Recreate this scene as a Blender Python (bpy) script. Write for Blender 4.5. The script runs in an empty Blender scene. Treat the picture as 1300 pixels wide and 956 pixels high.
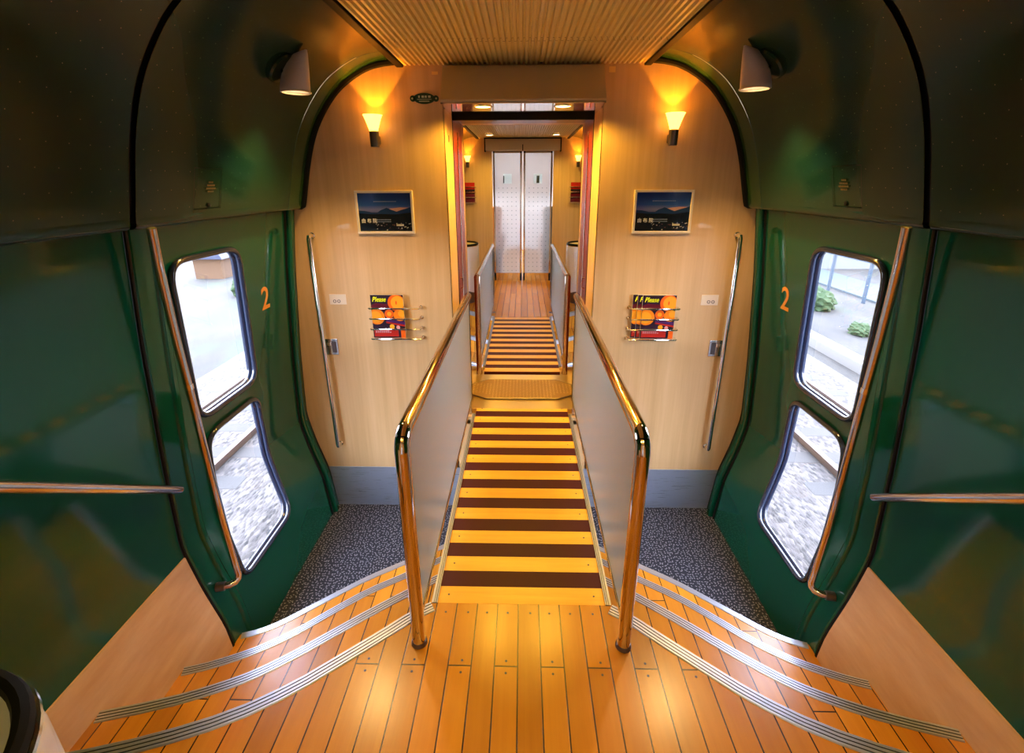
import bpy, bmesh, math, random
from mathutils import Vector, Matrix
random.seed(7)
R = math.radians
S = bpy.context.scene
C = S.collection

# ------------------------------------------------------------------ camera
FPX = 595.0
cam_d = bpy.data.cameras.new('camera')
cam = bpy.data.objects.new('camera', cam_d); C.objects.link(cam)
cam_d.sensor_fit = 'HORIZONTAL'; cam_d.sensor_width = 36.0
cam_d.lens = FPX / 1300 * 36.0
cam_d.shift_y = -44.5 / 1300            # the photograph's own centre lies above the frame's centre
cam_d.clip_start = 0.02; cam_d.clip_end = 500
def cam_axes(yaw, p, r):
    F = Vector((-math.sin(yaw)*math.cos(p), math.cos(yaw)*math.cos(p), -math.sin(p)))
    rt = Vector((math.cos(yaw), math.sin(yaw), 0)); up = rt.cross(F)
    return rt*math.cos(r)+up*math.sin(r), -rt*math.sin(r)+up*math.cos(r), F
a_, b_, f_ = cam_axes(R(1.3), R(18.9), R(-.2))
m = Matrix((( a_.x, b_.x, -f_.x, 0), (a_.y, b_.y, -f_.y, 0), (a_.z, b_.z, -f_.z, 2.11), (0, 0, 0, 1)))
cam.matrix_world = m
S.camera = cam

# ------------------------------------------------------------------ light and exposure
S.view_settings.view_transform = 'Standard'
S.view_settings.look = 'None'
S.view_settings.exposure = 0.35
S.view_settings.gamma = 1.0
S.view_settings.use_curve_mapping = False
W_ = bpy.data.worlds.new('sky'); S.world = W_; W_.use_nodes = True
nt = W_.node_tree; bg = nt.nodes['Background']
tc = nt.nodes.new('ShaderNodeTexCoord'); sx = nt.nodes.new('ShaderNodeSeparateXYZ')
rp = nt.nodes.new('ShaderNodeValToRGB')
nt.links.new(tc.outputs['Generated'], sx.inputs[0]); nt.links.new(sx.outputs['Z'], rp.inputs[0])
rp.color_ramp.elements[0].position = 0.0; rp.color_ramp.elements[0].color = (.96, .96, 1, 1)
rp.color_ramp.elements[1].position = 0.6; rp.color_ramp.elements[1].color = (.72, .80, 1, 1)
nt.links.new(rp.outputs[0], bg.inputs[0])
SKY = 18.0
bg.inputs[1].default_value = SKY
WARM = (1.0, .34, .02)
P_SCONCE_SPOT = 9.0      # W, up-light of each wall lamp
E_CUP = 5.0              # glow of the wall lamps' glass
P_DOWN = 56.0              # W, ceiling downlights over the landings
P_PASSAGE = 40.0            # W, slim downlights of the passage
P_SPOTLAMP = 42.0         # W, the half-round ceiling spot lamps
P_SALOON = 110.0          # W, added fill lights in the unseen saloons

# ------------------------------------------------------------------ materials
MATS = {}
def newmat(n):
    mt = bpy.data.materials.new(n); mt.use_nodes = True
    MATS[n] = mt
    return mt, mt.node_tree, mt.node_tree.nodes['Principled BSDF']
def simple(n, col, rough=.5, metal=0, coat=0, spec=.5, em=None, es=0, ior=1.5):
    mt, t, p = newmat(n)
    p.inputs['Base Color'].default_value = (*col, 1); p.inputs['Roughness'].default_value = rough
    p.inputs['Metallic'].default_value = metal; p.inputs['Coat Weight'].default_value = coat
    p.inputs['Specular IOR Level'].default_value = spec; p.inputs['Coat Roughness'].default_value = .04
    if em: p.inputs['Emission Color'].default_value = (*em, 1); p.inputs['Emission Strength'].default_value = es
    return mt
class N:
    """small helper to write node maths"""
    def __init__(s, t): s.t = t
    def node(s, ty, **k):
        n = s.t.nodes.new(ty)
        for a, v in k.items(): setattr(n, a, v)
        return n
    def link(s, a, b): s.t.links.new(a, b)
    def m(s, op, a, b=None, c=None):
        n = s.node('ShaderNodeMath', operation=op)
        for i, v in enumerate((a, b, c)):
            if v is None: continue
            if isinstance(v, (int, float)): n.inputs[i].default_value = v
            else: s.link(v, n.inputs[i])
        return n.outputs[0]
    def pos(s):
        g = s.node('ShaderNodeNewGeometry'); x = s.node('ShaderNodeSeparateXYZ'); s.link(g.outputs['Position'], x.inputs[0])
        return g.outputs['Position'], x.outputs
    def mapped(s, vec, sc=(1,1,1), loc=(0,0,0), rot=(0,0,0)):
        n = s.node('ShaderNodeMapping'); s.link(vec, n.inputs[0])
        n.inputs['Scale'].default_value = sc; n.inputs['Location'].default_value = loc; n.inputs['Rotation'].default_value = rot
        return n.outputs[0]
    def noise(s, vec, scale, detail=3, rough=.5):
        n = s.node('ShaderNodeTexNoise'); s.link(vec, n.inputs['Vector'])
        n.inputs['Scale'].default_value = scale; n.inputs['Detail'].default_value = detail; n.inputs['Roughness'].default_value = rough
        return n.outputs['Fac']
    def ramp(s, fac, els):
        n = s.node('ShaderNodeValToRGB'); s.link(fac, n.inputs[0]); cr = n.color_ramp
        while len(cr.elements) < len(els): cr.elements.new(.5)
        for e, (p, c) in zip(cr.elements, els): e.position = p; e.color = (*c, 1)
        return n.outputs[0]
    def mix(s, fac, a, b, mode='MIX'):
        n = s.node('ShaderNodeMix', data_type='RGBA', blend_type=mode)
        for i, v in ((0, fac), (6, a), (7, b)):
            if isinstance(v, (int, float)): n.inputs[i].default_value = v
            elif isinstance(v, tuple): n.inputs[i].default_value = (*v, 1)
            else: s.link(v, n.inputs[i])
        return n.outputs[2]
    def bump(s, h, strength, dist, p):
        n = s.node('ShaderNodeBump'); s.link(h, n.inputs['Height']); n.inputs['Strength'].default_value = strength
        n.inputs['Distance'].default_value = dist; s.link(n.outputs[0], p.inputs['Normal'])

GREEN = (.002, .062, .040)
simple('green_gloss', GREEN, .08, spec=.42)
simple('green_dark', (.004, .030, .019), .2, coat=.4)
simple('black_rubber', (.003, .003, .004), .5, spec=.12)
simple('gasket', (.010, .018, .045), .22, coat=.6)
simple('chrome', (.86, .84, .82), .12, 1)
simple('steel_rail', (.62, .54, .48), .09, 1)
simple('steel_edge', (.55, .54, .56), .18, 1)
simple('cream_paint', (.62, .50, .30), .4)
simple('lamp_grey', (.55, .48, .47), .35)
simple('metal_dark', (.14, .12, .13), .3, .8)
simple('white_plate', (.75, .66, .58), .45)
simple('shed_orange', (.06, .028, .010), .8)
simple('plate_gold', (.34, .20, .06), .45, .4)
simple('pole_steel', (.60, .55, .56), .10, 1)
simple('gold_faint', (.14, .07, .012), .4)
simple('mahogany', (.15, .016, .004), .28, spec=.25)
simple('polished_soffit', (.72, .62, .56), .06, 1)
simple('brown_stripe', (.060, .009, .012), .5, spec=.15)
simple('paper_white', (.75, .74, .72), .5)
simple('poster_frame', (.62, .55, .52), .35)
simple('gold_number', (.60, .24, .03), .4)
simple('bag_plastic', (.72, .68, .80), .25)
simple('bin_blue', (.30, .33, .50), .25, .3)
simple('lid_cream', (.75, .62, .42), .35)
simple('seat_orange', (.65, .22, .05), .8)
simple('seat_dark', (.03, .03, .04), .8)
simple('saloon_wall', (.80, .80, .80), .6)
simple('plaque_green', (.003, .045, .030), .3)
simple('mark_pale', (.45, .55, .45), .5)
simple('sticker_yellow', (.85, .60, .20), .5)
simple('lamp_disc', (1, .8, .5), .5, em=(1, .70, .34), es=14)
simple('saloon_fill', (1, 1, 1), .5, em=(1, .98, .96), es=1.9)
simple('saloon_fill_near', (1, 1, 1), .5, em=(1, .8, .5), es=.8)
simple('gangway_lamp', (1, .7, .3), .5, em=(1, .52, .14), es=10)
simple('rail_steel', (.06, .035, .025), .5, .3)
simple('concrete', (.12, .115, .11), .8)
simple('concrete_dark', (.030, .027, .026), .85)
simple('road', (.026, .037, .045), .8)
simple('fence_blue', (.015, .03, .05), .5)
simple('building_white', (.08, .085, .09), .7)
simple('building_blue', (.004, .012, .04), .5)
simple('roof_grey', (.20, .24, .30), .6)
simple('jacket_orange', (.28, .15, .06), .8)
simple('shrub_green', (.012, .028, .004), .9)

simple('kanji_white', (.80, .80, .80), .5)
simple('poster_text', (.30, .38, .55), .5)
# magazine colours
for n_, c_ in (('mag_navy', (.02, .008, .03)), ('mag_wine', (.10, .006, .02)), ('mag_orange', (.85, .13, .01)), ('mag_yellow', (.95, .38, .02)), ('mag_peel', (.92, .24, .01)),
               ('mag_red', (.45, .02, .015)), ('mag_title', (.85, .95, .02)), ('mag_pink', (.70, .30, .32)), ('mag_white', (.8, .72, .62)), ('mag_purple', (.08, .02, .12))):
    simple(n_, c_, .25, coat=.4)

def wood_wall(name='wood_veneer', spec=.5):
    mt, t, p = newmat(name); n = N(t); P, x = n.pos()
    g = n.noise(n.mapped(P, (26, 26, .9)), 1.0, 4, .6)
    g2 = n.noise(n.mapped(P, (160, 160, 5)), 1.0, 2)
    b = n.noise(n.mapped(P, (9, 9, .25)), 1.0, 1)
    c = n.ramp(g, [(.30, (.54, .345, .165)), (.55, (.63, .42, .215)), (.75, (.69, .475, .26))])
    c = n.mix(n.m('MULTIPLY', g2, .22), c, (.45, .28, .13))
    c = n.mix(n.m('MULTIPLY', b, .25), c, (.76, .55, .33))
    n.link(c, p.inputs['Base Color']); p.inputs['Roughness'].default_value = .38
    p.inputs['Coat Weight'].default_value = .15 if spec > .3 else 0; p.inputs['Specular IOR Level'].default_value = spec
wood_wall()
wood_wall('wood_matt', .08)
def skirt():
    mt, t, p = newmat('skirt_laminate'); n = N(t); P, x = n.pos()
    g = n.noise(n.mapped(P, (2, 3, 14), rot=(R(35), 0, 0)), 1.2, 4, .6)
    c = n.ramp(g, [(.3, (.46, .28, .175)), (.7, (.58, .385, .26))])
    n.link(c, p.inputs['Base Color']); p.inputs['Roughness'].default_value = .28
skirt()
def planks(name, c1, c2, c3, rough):
    mt, t, p = newmat(name); n = N(t); P, x = n.pos()
    # boards along y: brick texture fed with (y, x)
    cmb = n.node('ShaderNodeCombineXYZ'); n.link(n.m('ADD', x['Y'], .085), cmb.inputs[0]); n.link(n.m('ADD', x['X'], 7.210), cmb.inputs[1])
    bk = n.node('ShaderNodeTexBrick'); n.link(cmb.outputs[0], bk.inputs['Vector'])
    bk.inputs['Scale'].default_value = 1; bk.inputs['Brick Width'].default_value = 1.13; bk.inputs['Row Height'].default_value = .0720
    bk.inputs['Mortar Size'].default_value = .0021; bk.inputs['Mortar Smooth'].default_value = .1; bk.inputs['Bias'].default_value = 0
    bk.offset = .5; bk.offset_frequency = 2
    bk.inputs['Color1'].default_value = (*c1, 1); bk.inputs['Color2'].default_value = (*c2, 1); bk.inputs['Mortar'].default_value = (.03, .012, .006, 1)
    g = n.noise(n.mapped(P, (38, 2.2, 38)), 1, 4, .62)
    idx = n.m('FLOOR', n.m('DIVIDE', n.m('ADD', x['X'], 7.210), .0720))
    wn = n.node('ShaderNodeTexWhiteNoise', noise_dimensions='1D'); n.link(idx, wn.inputs['W'])
    cc = n.mix(n.m('MULTIPLY', n.m('SUBTRACT', 1.0, g), .55), bk.outputs['Color'], c3, 'MULTIPLY')
    cc = n.mix(n.m('MULTIPLY', wn.outputs['Value'], .30), cc, (.55, .42, .32), 'MULTIPLY')
    kn = n.noise(n.mapped(P, (7, 2.5, 7)), 1, 2)
    cc = n.mix(n.ramp(kn, [(.60, (0, 0, 0)), (.85, (.55, .55, .55))]), cc, (.50, .14, .02), 'MIX')
    cc = n.mix(bk.outputs['Fac'], cc, (.03, .012, .006))
    n.link(cc, p.inputs['Base Color']); p.inputs['Roughness'].default_value = rough; p.inputs['Coat Weight'].default_value = .12; p.inputs['Coat Roughness'].default_value = .2
    n.bump(n.m('SUBTRACT', 1.0, bk.outputs['Fac']), .4, .002, p)
planks('floor_boards', (.74, .33, .024), (.54, .225, .018), (.50, .28, .14), .27)
def stripe_wood():
    mt, t, p = newmat('stripe_yellow'); n = N(t); P, x = n.pos()
    g = n.noise(n.mapped(P, (2.2, 34, 34)), 1, 4, .6)
    c = n.ramp(g, [(.3, (.85, .38, .025)), (.7, (.98, .52, .05))])
    n.link(c, p.inputs['Base Color']); p.inputs['Roughness'].default_value = .32
stripe_wood()
def carpet():
    mt, t, p = newmat('carpet_flecked'); n = N(t); P, x = n.pos()
    v = n.node('ShaderNodeTexVoronoi', feature='F1', voronoi_dimensions='2D'); n.link(P, v.inputs['Vector']); v.inputs['Scale'].default_value = 60; v.inputs['Randomness'].default_value = .75
    # a short dash in each cell, turned by the cell's own random angle
    sub = n.node('ShaderNodeVectorMath', operation='SUBTRACT'); n.link(P, sub.inputs[0]); n.link(v.outputs['Position'], sub.inputs[1])
    s2 = n.node('ShaderNodeSeparateXYZ'); n.link(sub.outputs[0], s2.inputs[0])
    sc = n.node('ShaderNodeSeparateColor'); n.link(v.outputs['Color'], sc.inputs[0])
    ang = n.m('MULTIPLY', sc.outputs[0], 6.28)
    ca, sa = n.m('COSINE', ang), n.m('SINE', ang)
    dx = n.m('ADD', n.m('MULTIPLY', s2.outputs[0], ca), n.m('MULTIPLY', s2.outputs[1], sa))
    dy = n.m('SUBTRACT', n.m('MULTIPLY', s2.outputs[1], ca), n.m('MULTIPLY', s2.outputs[0], sa))
    mx = n.m('MAXIMUM', n.m('DIVIDE', n.m('ABSOLUTE', dx), .0048), n.m('DIVIDE', n.m('ABSOLUTE', dy), .0023))
    f = n.m('LESS_THAN', mx, 1.0)
    c = n.mix(f, (.016, .020, .036), (.24, .25, .32))
    n.link(c, p.inputs['Base Color']); p.inputs['Roughness'].default_value = .9
carpet()
def ribbed():
    mt, t, p = newmat('ceiling_rib'); n = N(t); P, x = n.pos()
    p.inputs['Base Color'].default_value = (.76, .62, .24, 1); p.inputs['Roughness'].default_value = .4
ribbed()
def cove():
    mt, t, p = newmat('cove_green'); n = N(t)
    tcn = n.node('ShaderNodeUVMap'); s = n.node('ShaderNodeSeparateXYZ'); n.link(tcn.outputs[0], s.inputs[0])
    fx = n.m('SUBTRACT', n.m('FRACT', n.m('DIVIDE', s.outputs[0], .062)), .5)
    row = n.m('FLOOR', n.m('DIVIDE', s.outputs[0], .062))
    fy = n.m('SUBTRACT', n.m('FRACT', n.m('ADD', n.m('DIVIDE', s.outputs[1], .062), n.m('MULTIPLY', n.m('MODULO', row, 2.0), .5))), .5)
    d = n.m('SQRT', n.m('ADD', n.m('MULTIPLY', fx, fx), n.m('MULTIPLY', fy, fy)))
    dot = n.m('LESS_THAN', d, .022)
    c = n.mix(dot, (.006, .034, .020), (.16, .17, .10))
    n.link(c, p.inputs['Base Color']); p.inputs['Roughness'].default_value = .15; p.inputs['Specular IOR Level'].default_value = .3
    p.inputs['Coat Roughness'].default_value = .05
cove()
simple('arch_green', (.014, .046, .016), .15)
def brushed(name, col, rough, sc, metal=1):
    mt, t, p = newmat(name); n = N(t); P, x = n.pos()
    g = n.noise(n.mapped(P, sc), 1, 3)
    n.link(n.m('ADD', n.m('MULTIPLY', g, .18), rough-.09), p.inputs['Roughness'])
    p.inputs['Base Color'].default_value = (*col, 1); p.inputs['Metallic'].default_value = metal
brushed('kick_steel', (.42, .50, .66), .30, (6, 6, 300), .6)
brushed('nosing_alu', (.46, .49, .60), .36, (40, 40, 40), .8)
def panel_mat():
    mt = bpy.data.materials.new('panel_metal'); mt.use_nodes = True; MATS['panel_metal'] = mt; t = mt.node_tree; n = N(t); p = t.nodes['Principled BSDF']; o = t.nodes['Material Output']
    p.inputs['Base Color'].default_value = (.36, .40, .40, 1); p.inputs['Roughness'].default_value = .3; p.inputs['Metallic'].default_value = .1
    tl = n.node('ShaderNodeBsdfTranslucent'); tl.inputs[0].default_value = (.80, .84, .86, 1)
    a = n.node('ShaderNodeMixShader'); a.inputs[0].default_value = .40; n.link(p.outputs[0], a.inputs[1]); n.link(tl.outputs[0], a.inputs[2]); n.link(a.outputs[0], o.inputs[0])
panel_mat()
brushed('tread_plate', (.72, .52, .26), .34, (30, 30, 30), .8)
simple('groove_dark', (.06, .06, .08), .5)

def glass(name, tint, gloss=.9):
    mt = bpy.data.materials.new(name); mt.use_nodes = True; MATS[name] = mt; t = mt.node_tree; t.nodes.clear(); n = N(t)
    o = n.node('ShaderNodeOutputMaterial'); tr = n.node('ShaderNodeBsdfTransparent'); gl = n.node('ShaderNodeBsdfGlossy')
    fr = n.node('ShaderNodeLayerWeight'); fr.inputs[0].default_value = .5
    mx = n.node('ShaderNodeMixShader'); tr.inputs[0].default_value = (*tint, 1); gl.inputs['Roughness'].default_value = .02
    n.link(n.m('ADD', n.m('MULTIPLY', n.m('POWER', fr.outputs['Facing'], 5.0), gloss), .04), mx.inputs[0]); n.link(tr.outputs[0], mx.inputs[1]); n.link(gl.outputs[0], mx.inputs[2]); n.link(mx.outputs[0], o.inputs[0])
glass('window_glass', (.93, .96, 1))
def frosted():
    mt = bpy.data.materials.new('frosted_glass'); mt.use_nodes = True; MATS['frosted_glass'] = mt; t = mt.node_tree; t.nodes.clear(); n = N(t)
    o = n.node('ShaderNodeOutputMaterial'); tl = n.node('ShaderNodeBsdfTranslucent'); rf = n.node('ShaderNodeBsdfRefraction'); gl = n.node('ShaderNodeBsdfGlossy')
    rf.inputs['IOR'].default_value = 1.0; rf.inputs['Roughness'].default_value = .12
    P, x = n.pos()
    fx = n.m('SUBTRACT', n.m('FRACT', n.m('DIVIDE', x['X'], .062)), .5); fz = n.m('SUBTRACT', n.m('FRACT', n.m('DIVIDE', x['Z'], .062)), .5)
    d = n.m('SQRT', n.m('ADD', n.m('MULTIPLY', fx, fx), n.m('MULTIPLY', fz, fz)))
    dot = n.m('MULTIPLY', n.m('LESS_THAN', d, .12), n.m('LESS_THAN', x['Z'], 2.02))
    col = n.mix(dot, (.90, .93, .97), (.45, .50, .58))
    n.link(col, tl.inputs[0]); n.link(col, rf.inputs[0]); gl.inputs['Roughness'].default_value = .2; gl.inputs[0].default_value = (.8, .8, .8, 1)
    a = n.node('ShaderNodeMixShader'); a.inputs[0].default_value = .62; n.link(tl.outputs[0], a.inputs[1]); n.link(rf.outputs[0], a.inputs[2])
    b = n.node('ShaderNodeMixShader'); b.inputs[0].default_value = .06; n.link(a.outputs[0], b.inputs[1]); n.link(gl.outputs[0], b.inputs[2])
    n.link(b.outputs[0], o.inputs[0])
frosted()
def etched():
    mt = bpy.data.materials.new('etched'); mt.use_nodes = True; MATS['etched'] = mt; t = mt.node_tree; t.nodes.clear(); n = N(t)
    o = n.node('ShaderNodeOutputMaterial'); tl = n.node('ShaderNodeBsdfTranslucent'); tl.inputs[0].default_value = (.75, .95, 1, 1); tr = n.node('ShaderNodeBsdfTransparent')
    a = n.node('ShaderNodeMixShader'); a.inputs[0].default_value = .5; n.link(tl.outputs[0], a.inputs[1]); n.link(tr.outputs[0], a.inputs[2]); n.link(a.outputs[0], o.inputs[0])
etched()
def cup():
    mt, t, p = newmat('lamp_glass')
    p.inputs['Base Color'].default_value = (1, .8, .45, 1); p.inputs['Emission Color'].default_value = (1, .44, .06, 1); p.inputs['Emission Strength'].default_value = E_CUP
cup()
def poster():
    mt, t, p = newmat('poster_print'); n = N(t); P, x = n.pos()
    f = n.m('DIVIDE', n.m('SUBTRACT', x['Z'], 1.84), .22)
    c = n.ramp(f, [(.0, (.03, .02, .015)), (.25, (.008, .010, .014)), (.42, (.015, .05, .17)), (.55, (.14, .15, .36)), (.66, (.02, .08, .32)), (1, (.004, .022, .13))])
    n.link(c, p.inputs['Base Color']); p.inputs['Roughness'].default_value = .15
poster()
simple('poster_hill', (.004, .008, .020), .15); simple('poster_hill_blue', (.008, .03, .11), .15); simple('poster_glow', (.42, .24, .22), .2)
simple('poster_light', (.45, .42, .36), .3); simple('poster_roof', (.10, .03, .02), .3)
def ground():
    mt, t, p = newmat('ground_dry'); n = N(t); P, x = n.pos()
    a = n.noise(n.mapped(P, (1.2, .6, 1)), 1, 6, .7); b = n.noise(n.mapped(P, (.5, .28, 1)), 1, 3); g = n.noise(P, 26, 4, .7)
    c = n.ramp(a, [(.38, (.006, .0055, .005)), (.5, (.020, .017, .013)), (.62, (.036, .033, .029))])
    c = n.mix(n.ramp(b, [(.55, (0, 0, 0)), (.66, (1, 1, 1))]), c, (.013, .030, .003))
    c = n.mix(.5, c, n.ramp(g, [(.35, (.010, .009, .008)), (.65, (.038, .035, .032))]))
    n.link(c, p.inputs['Base Color']); p.inputs['Roughness'].default_value = .95
ground()
def ballast():
    mt, t, p = newmat('ballast'); n = N(t); P, x = n.pos()
    v = n.node('ShaderNodeTexVoronoi'); n.link(n.mapped(P, (1, .45, 1)), v.inputs['Vector']); v.inputs['Scale'].default_value = 34
    s = n.node('ShaderNodeSeparateColor'); n.link(v.outputs['Color'], s.inputs[0])
    c = n.ramp(s.outputs[0], [(0, (.010, .009, .008)), (.5, (.038, .032, .028)), (1, (.090, .078, .070))])
    c = n.mix(n.ramp(v.outputs['Distance'], [(.3, (0, 0, 0)), (.8, (.6, .6, .6))]), c, (.06, .05, .05))
    n.link(c, p.inputs['Base Color']); p.inputs['Roughness'].default_value = .95
    n.bump(v.outputs['Distance'], .4, -.02, p)
ballast()

# ------------------------------------------------------------------ mesh helpers
class MB:
    """collects geometry in world space; build() links it as one mesh object"""
    def __init__(s, T=None): s.v = []; s.f = []; s.mi = []; s.mats = []; s.uv = None; s.cur = 0; s.T = T
    def mat(s, name):
        if name not in s.mats: s.mats.append(name)
        s.cur = s.mats.index(name); return s
    def add(s, vs, fs):
        o = len(s.v)
        s.v += [tuple(s.T(*v)) if s.T else tuple(v) for v in vs]
        s.f += [tuple(i+o for i in f) for f in fs]; s.mi += [s.cur]*len(fs); return s
    def box(s, x0, x1, y0, y1, z0, z1, bev=0.0):
        if bev <= 0:
            vs = [(x, y, z) for x in (x0, x1) for y in (y0, y1) for z in (z0, z1)]
            return s.add(vs, [(0,1,3,2), (4,6,7,5), (0,4,5,1), (2,3,7,6), (0,2,6,4), (1,5,7,3)])
        b = bmesh.new(); bmesh.ops.create_cube(b, size=1)
        for v in b.verts: v.co = Vector(((x0+x1)/2+v.co.x*(x1-x0), (y0+y1)/2+v.co.y*(y1-y0), (z0+z1)/2+v.co.z*(z1-z0)))
        bmesh.ops.bevel(b, geom=b.edges[:], offset=bev, segments=2, affect='EDGES', profile=.6)
        return s.bm(b)
    def bm(s, b):
        b.verts.index_update()
        s.add([v.co[:] for v in b.verts], [[v.index for v in f.verts] for f in b.faces]); b.free(); return s
    def tube(s, pts, r, seg=14, close=False):
        pts = [Vector(p) for p in pts]; n = len(pts); rs = r if isinstance(r, (list, tuple)) else [r]*n
        ring = []; prev = None
        for i in range(n):
            a = pts[i]-pts[i-1] if i > 0 or close else pts[1]-pts[0]
            b = pts[(i+1) % n]-pts[i] if i < n-1 or close else a
            t = (a.normalized()+b.normalized()).normalized()
            if prev is None:
                u = Vector((0, 0, 1)) if abs(t.z) < .9 else Vector((1, 0, 0))
                u = (u-t*u.dot(t)).normalized()
            else: u = (prev-t*prev.dot(t)).normalized()
            prev = u; w = t.cross(u)
            k = 1/max(.5, math.cos(a.angle(b, 0)/2)) if 0 < i < n-1 else 1
            ring.append([pts[i]+(u*math.cos(q)+w*math.sin(q))*rs[i]*(k if k < 1.05 else 1.03) for q in [2*math.pi*j/seg for j in range(seg)]])
        vs = [p for rr in ring for p in rr]; fs = []
        for i in range(n if close else n-1):
            for j in range(seg):
                a, b = i*seg+j, i*seg+(j+1) % seg; c, d = ((i+1) % n)*seg+(j+1) % seg, ((i+1) % n)*seg+j
                fs.append((a, b, c, d))
        if not close: fs += [tuple(range(seg))[::-1], tuple((n-1)*seg+j for j in range(seg))]
        return s.add(vs, fs)
    def lathe(s, prof, c, seg=28, axis='z', a0=0, a1=2*math.pi):
        full = abs(a1-a0-2*math.pi) < 1e-6; m = seg if full else seg+1; vs = []
        for (r, h) in prof:
            for j in range(m):
                q = a0+(a1-a0)*j/seg
                p = (r*math.cos(q), r*math.sin(q), h)
                if axis == 'y': p = (p[0], p[2], p[1])
                if axis == 'x': p = (p[2], p[0], p[1])
                vs.append((c[0]+p[0], c[1]+p[1], c[2]+p[2]))
        fs = []
        for i in range(len(prof)-1):
            for j in range(seg):
                a = i*m+j; b = i*m+(j+1) % m; fs.append((a, b, b+m, a+m))
        return s.add(vs, fs)
    def prism(s, poly, lo, hi, plane='xy'):
        """polygon extruded along the third axis"""
        def P(a, b, h): return {'xy': (a, b, h), 'xz': (a, h, b), 'yz': (h, a, b)}[plane]
        n = len(poly); vs = [P(a, b, lo) for a, b in poly]+[P(a, b, hi) for a, b in poly]
        fs = [tuple(range(n)), tuple(range(2*n-1, n-1, -1))]+[(i, (i+1) % n, n+(i+1) % n, n+i) for i in range(n)]
        return s.add(vs, fs)
    def sheet(s, A, B):
        n = len(A)
        return s.add(list(A)+list(B), [(i, i+1, n+i+1, n+i) for i in range(n-1)])
    def build(s, name, mat=None, parent=None, smooth=False, uvs=None, angle=35):
        if mat: s.mats = [mat]; s.mi = [0]*len(s.f)
        me = bpy.data.meshes.new(name)
        base = Vector((0, 0, 0)); q = parent
        while q: base += q.location; q = q.parent
        me.from_pydata([tuple(Vector(v)-base) for v in s.v], [], s.f)
        for mn in s.mats: me.materials.append(MATS[mn])
        for p, i in zip(me.polygons, s.mi): p.material_index = i
        if uvs is None:
            b = bmesh.new(); b.from_mesh(me); bmesh.ops.recalc_face_normals(b, faces=b.faces[:]); b.to_mesh(me); b.free()
        else:
            L = me.uv_layers.new(name='UVMap')
            for l in me.loops: L.data[l.index].uv = uvs[l.vertex_index]
        if smooth:
            for p in me.polygons: p.use_smooth = True
            me.set_sharp_from_angle(angle=R(angle))
        o = bpy.data.objects.new(name, me); C.objects.link(o)
        if parent: o.parent = parent
        return o
def thing(name, label, cat, loc=(0, 0, 0), group=None):
    o = bpy.data.objects.new(name, None); C.objects.link(o); o.location = loc; o.empty_display_size = .05
    o['label'] = label; o['category'] = cat
    if group: o['group'] = group
    return o
def tag(o, label, cat, group=None, kind=None):
    o['label'] = label; o['category'] = cat
    if group: o['group'] = group
    if kind: o['kind'] = kind
    return o
def struct(o, label=None):
    o['kind'] = 'structure'
    if label: o['label'] = label
    return o
def lerp(P, x):
    if x <= P[0][0]: return P[0][1]
    for (a, b), (c, d) in zip(P, P[1:]):
        if x <= c: return b+(d-b)*(x-a)/(c-a)
    return P[-1][1]
def frange(a, b, n): return [a+(b-a)*i/n for i in range(n+1)]
def light(name, kind, loc, power, col, parent=None, rot=None, **k):
    d = bpy.data.lights.new(name, kind); d.energy = power; d.color = col
    for a, v in k.items(): setattr(d, a, v)
    o = bpy.data.objects.new(name, d); C.objects.link(o)
    if parent: o.parent = parent; o.location = Vector(loc)-parent.location
    else: o.location = loc
    if rot: o.rotation_euler = rot
    return o
def text_mesh(txt, size, name, mat, parent, T, depth=.0008, shear=0, bold=0, align='LEFT'):
    """lettering turned into a mesh; T maps (u, v, h) to the world"""
    cu = bpy.data.curves.new(name, 'FONT'); cu.body = txt; cu.size = size; cu.extrude = depth/2; cu.shear = shear; cu.offset = bold; cu.align_x = align
    cu.resolution_u = 3
    to = bpy.data.objects.new(name, cu); C.objects.link(to)
    dg = bpy.context.evaluated_depsgraph_get(); me = bpy.data.meshes.new_from_object(to.evaluated_get(dg))
    b = MB(); b.mat(mat); b.add([T(*v.co) for v in me.vertices], [tuple(p.vertices) for p in me.polygons])
    bpy.data.objects.remove(to); bpy.data.curves.remove(cu); bpy.data.meshes.remove(me)
    return b.build(name, mat, parent)

# ------------------------------------------------------------------ section of the carriage
_ZP = [(-1, 1.17), (0, 1.255), (.3, 1.285), (.5, 1.34), (.70, 1.378), (1.1, 1.355), (1.6, 1.31), (1.97, 1.265), (3, 1.14)]
def Wd(z):
    return sum(lerp(_ZP, z+d) for d in (-.045, -.03, -.015, 0, .015, .03, .045))/7
AP = [(.64, 2.672), (.70, 2.667), (.777, 2.65), (.874, 2.60), (.954, 2.54), (1.031, 2.447), (1.093, 2.344), (1.141, 2.211), (1.178, 2.065), (1.196, 1.995)]
def smooth_poly(P, n=2):
    for _ in range(n):
        Q = [P[0]]
        for a, b in zip(P, P[1:]): Q += [(a[0]*.75+b[0]*.25, a[1]*.75+b[1]*.25), (a[0]*.25+b[0]*.75, a[1]*.25+b[1]*.75)]
        P = Q+[P[-1]]
    return P
ARCH = smooth_poly(AP, 2)
LIP = [(1.199, 1.982), (1.206, 1.972), (1.218, 1.967), (1.30, 1.967), (1.42, 1.967)]
def off(P, d):
    out = []
    for i, p in enumerate(P):
        a = P[max(0, i-1)]; b = P[min(len(P)-1, i+1)]; t = Vector((b[0]-a[0], b[1]-a[1])).normalized()
        out.append((p[0]-t.y*d, p[1]+t.x*d))
    return out
ZL, ZC, ZCE = .69, 0.0, 2.668            # landing, carpeted well, ceiling
YE, YB = 2.68, -.77                      # end wall, saloon wall
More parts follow.
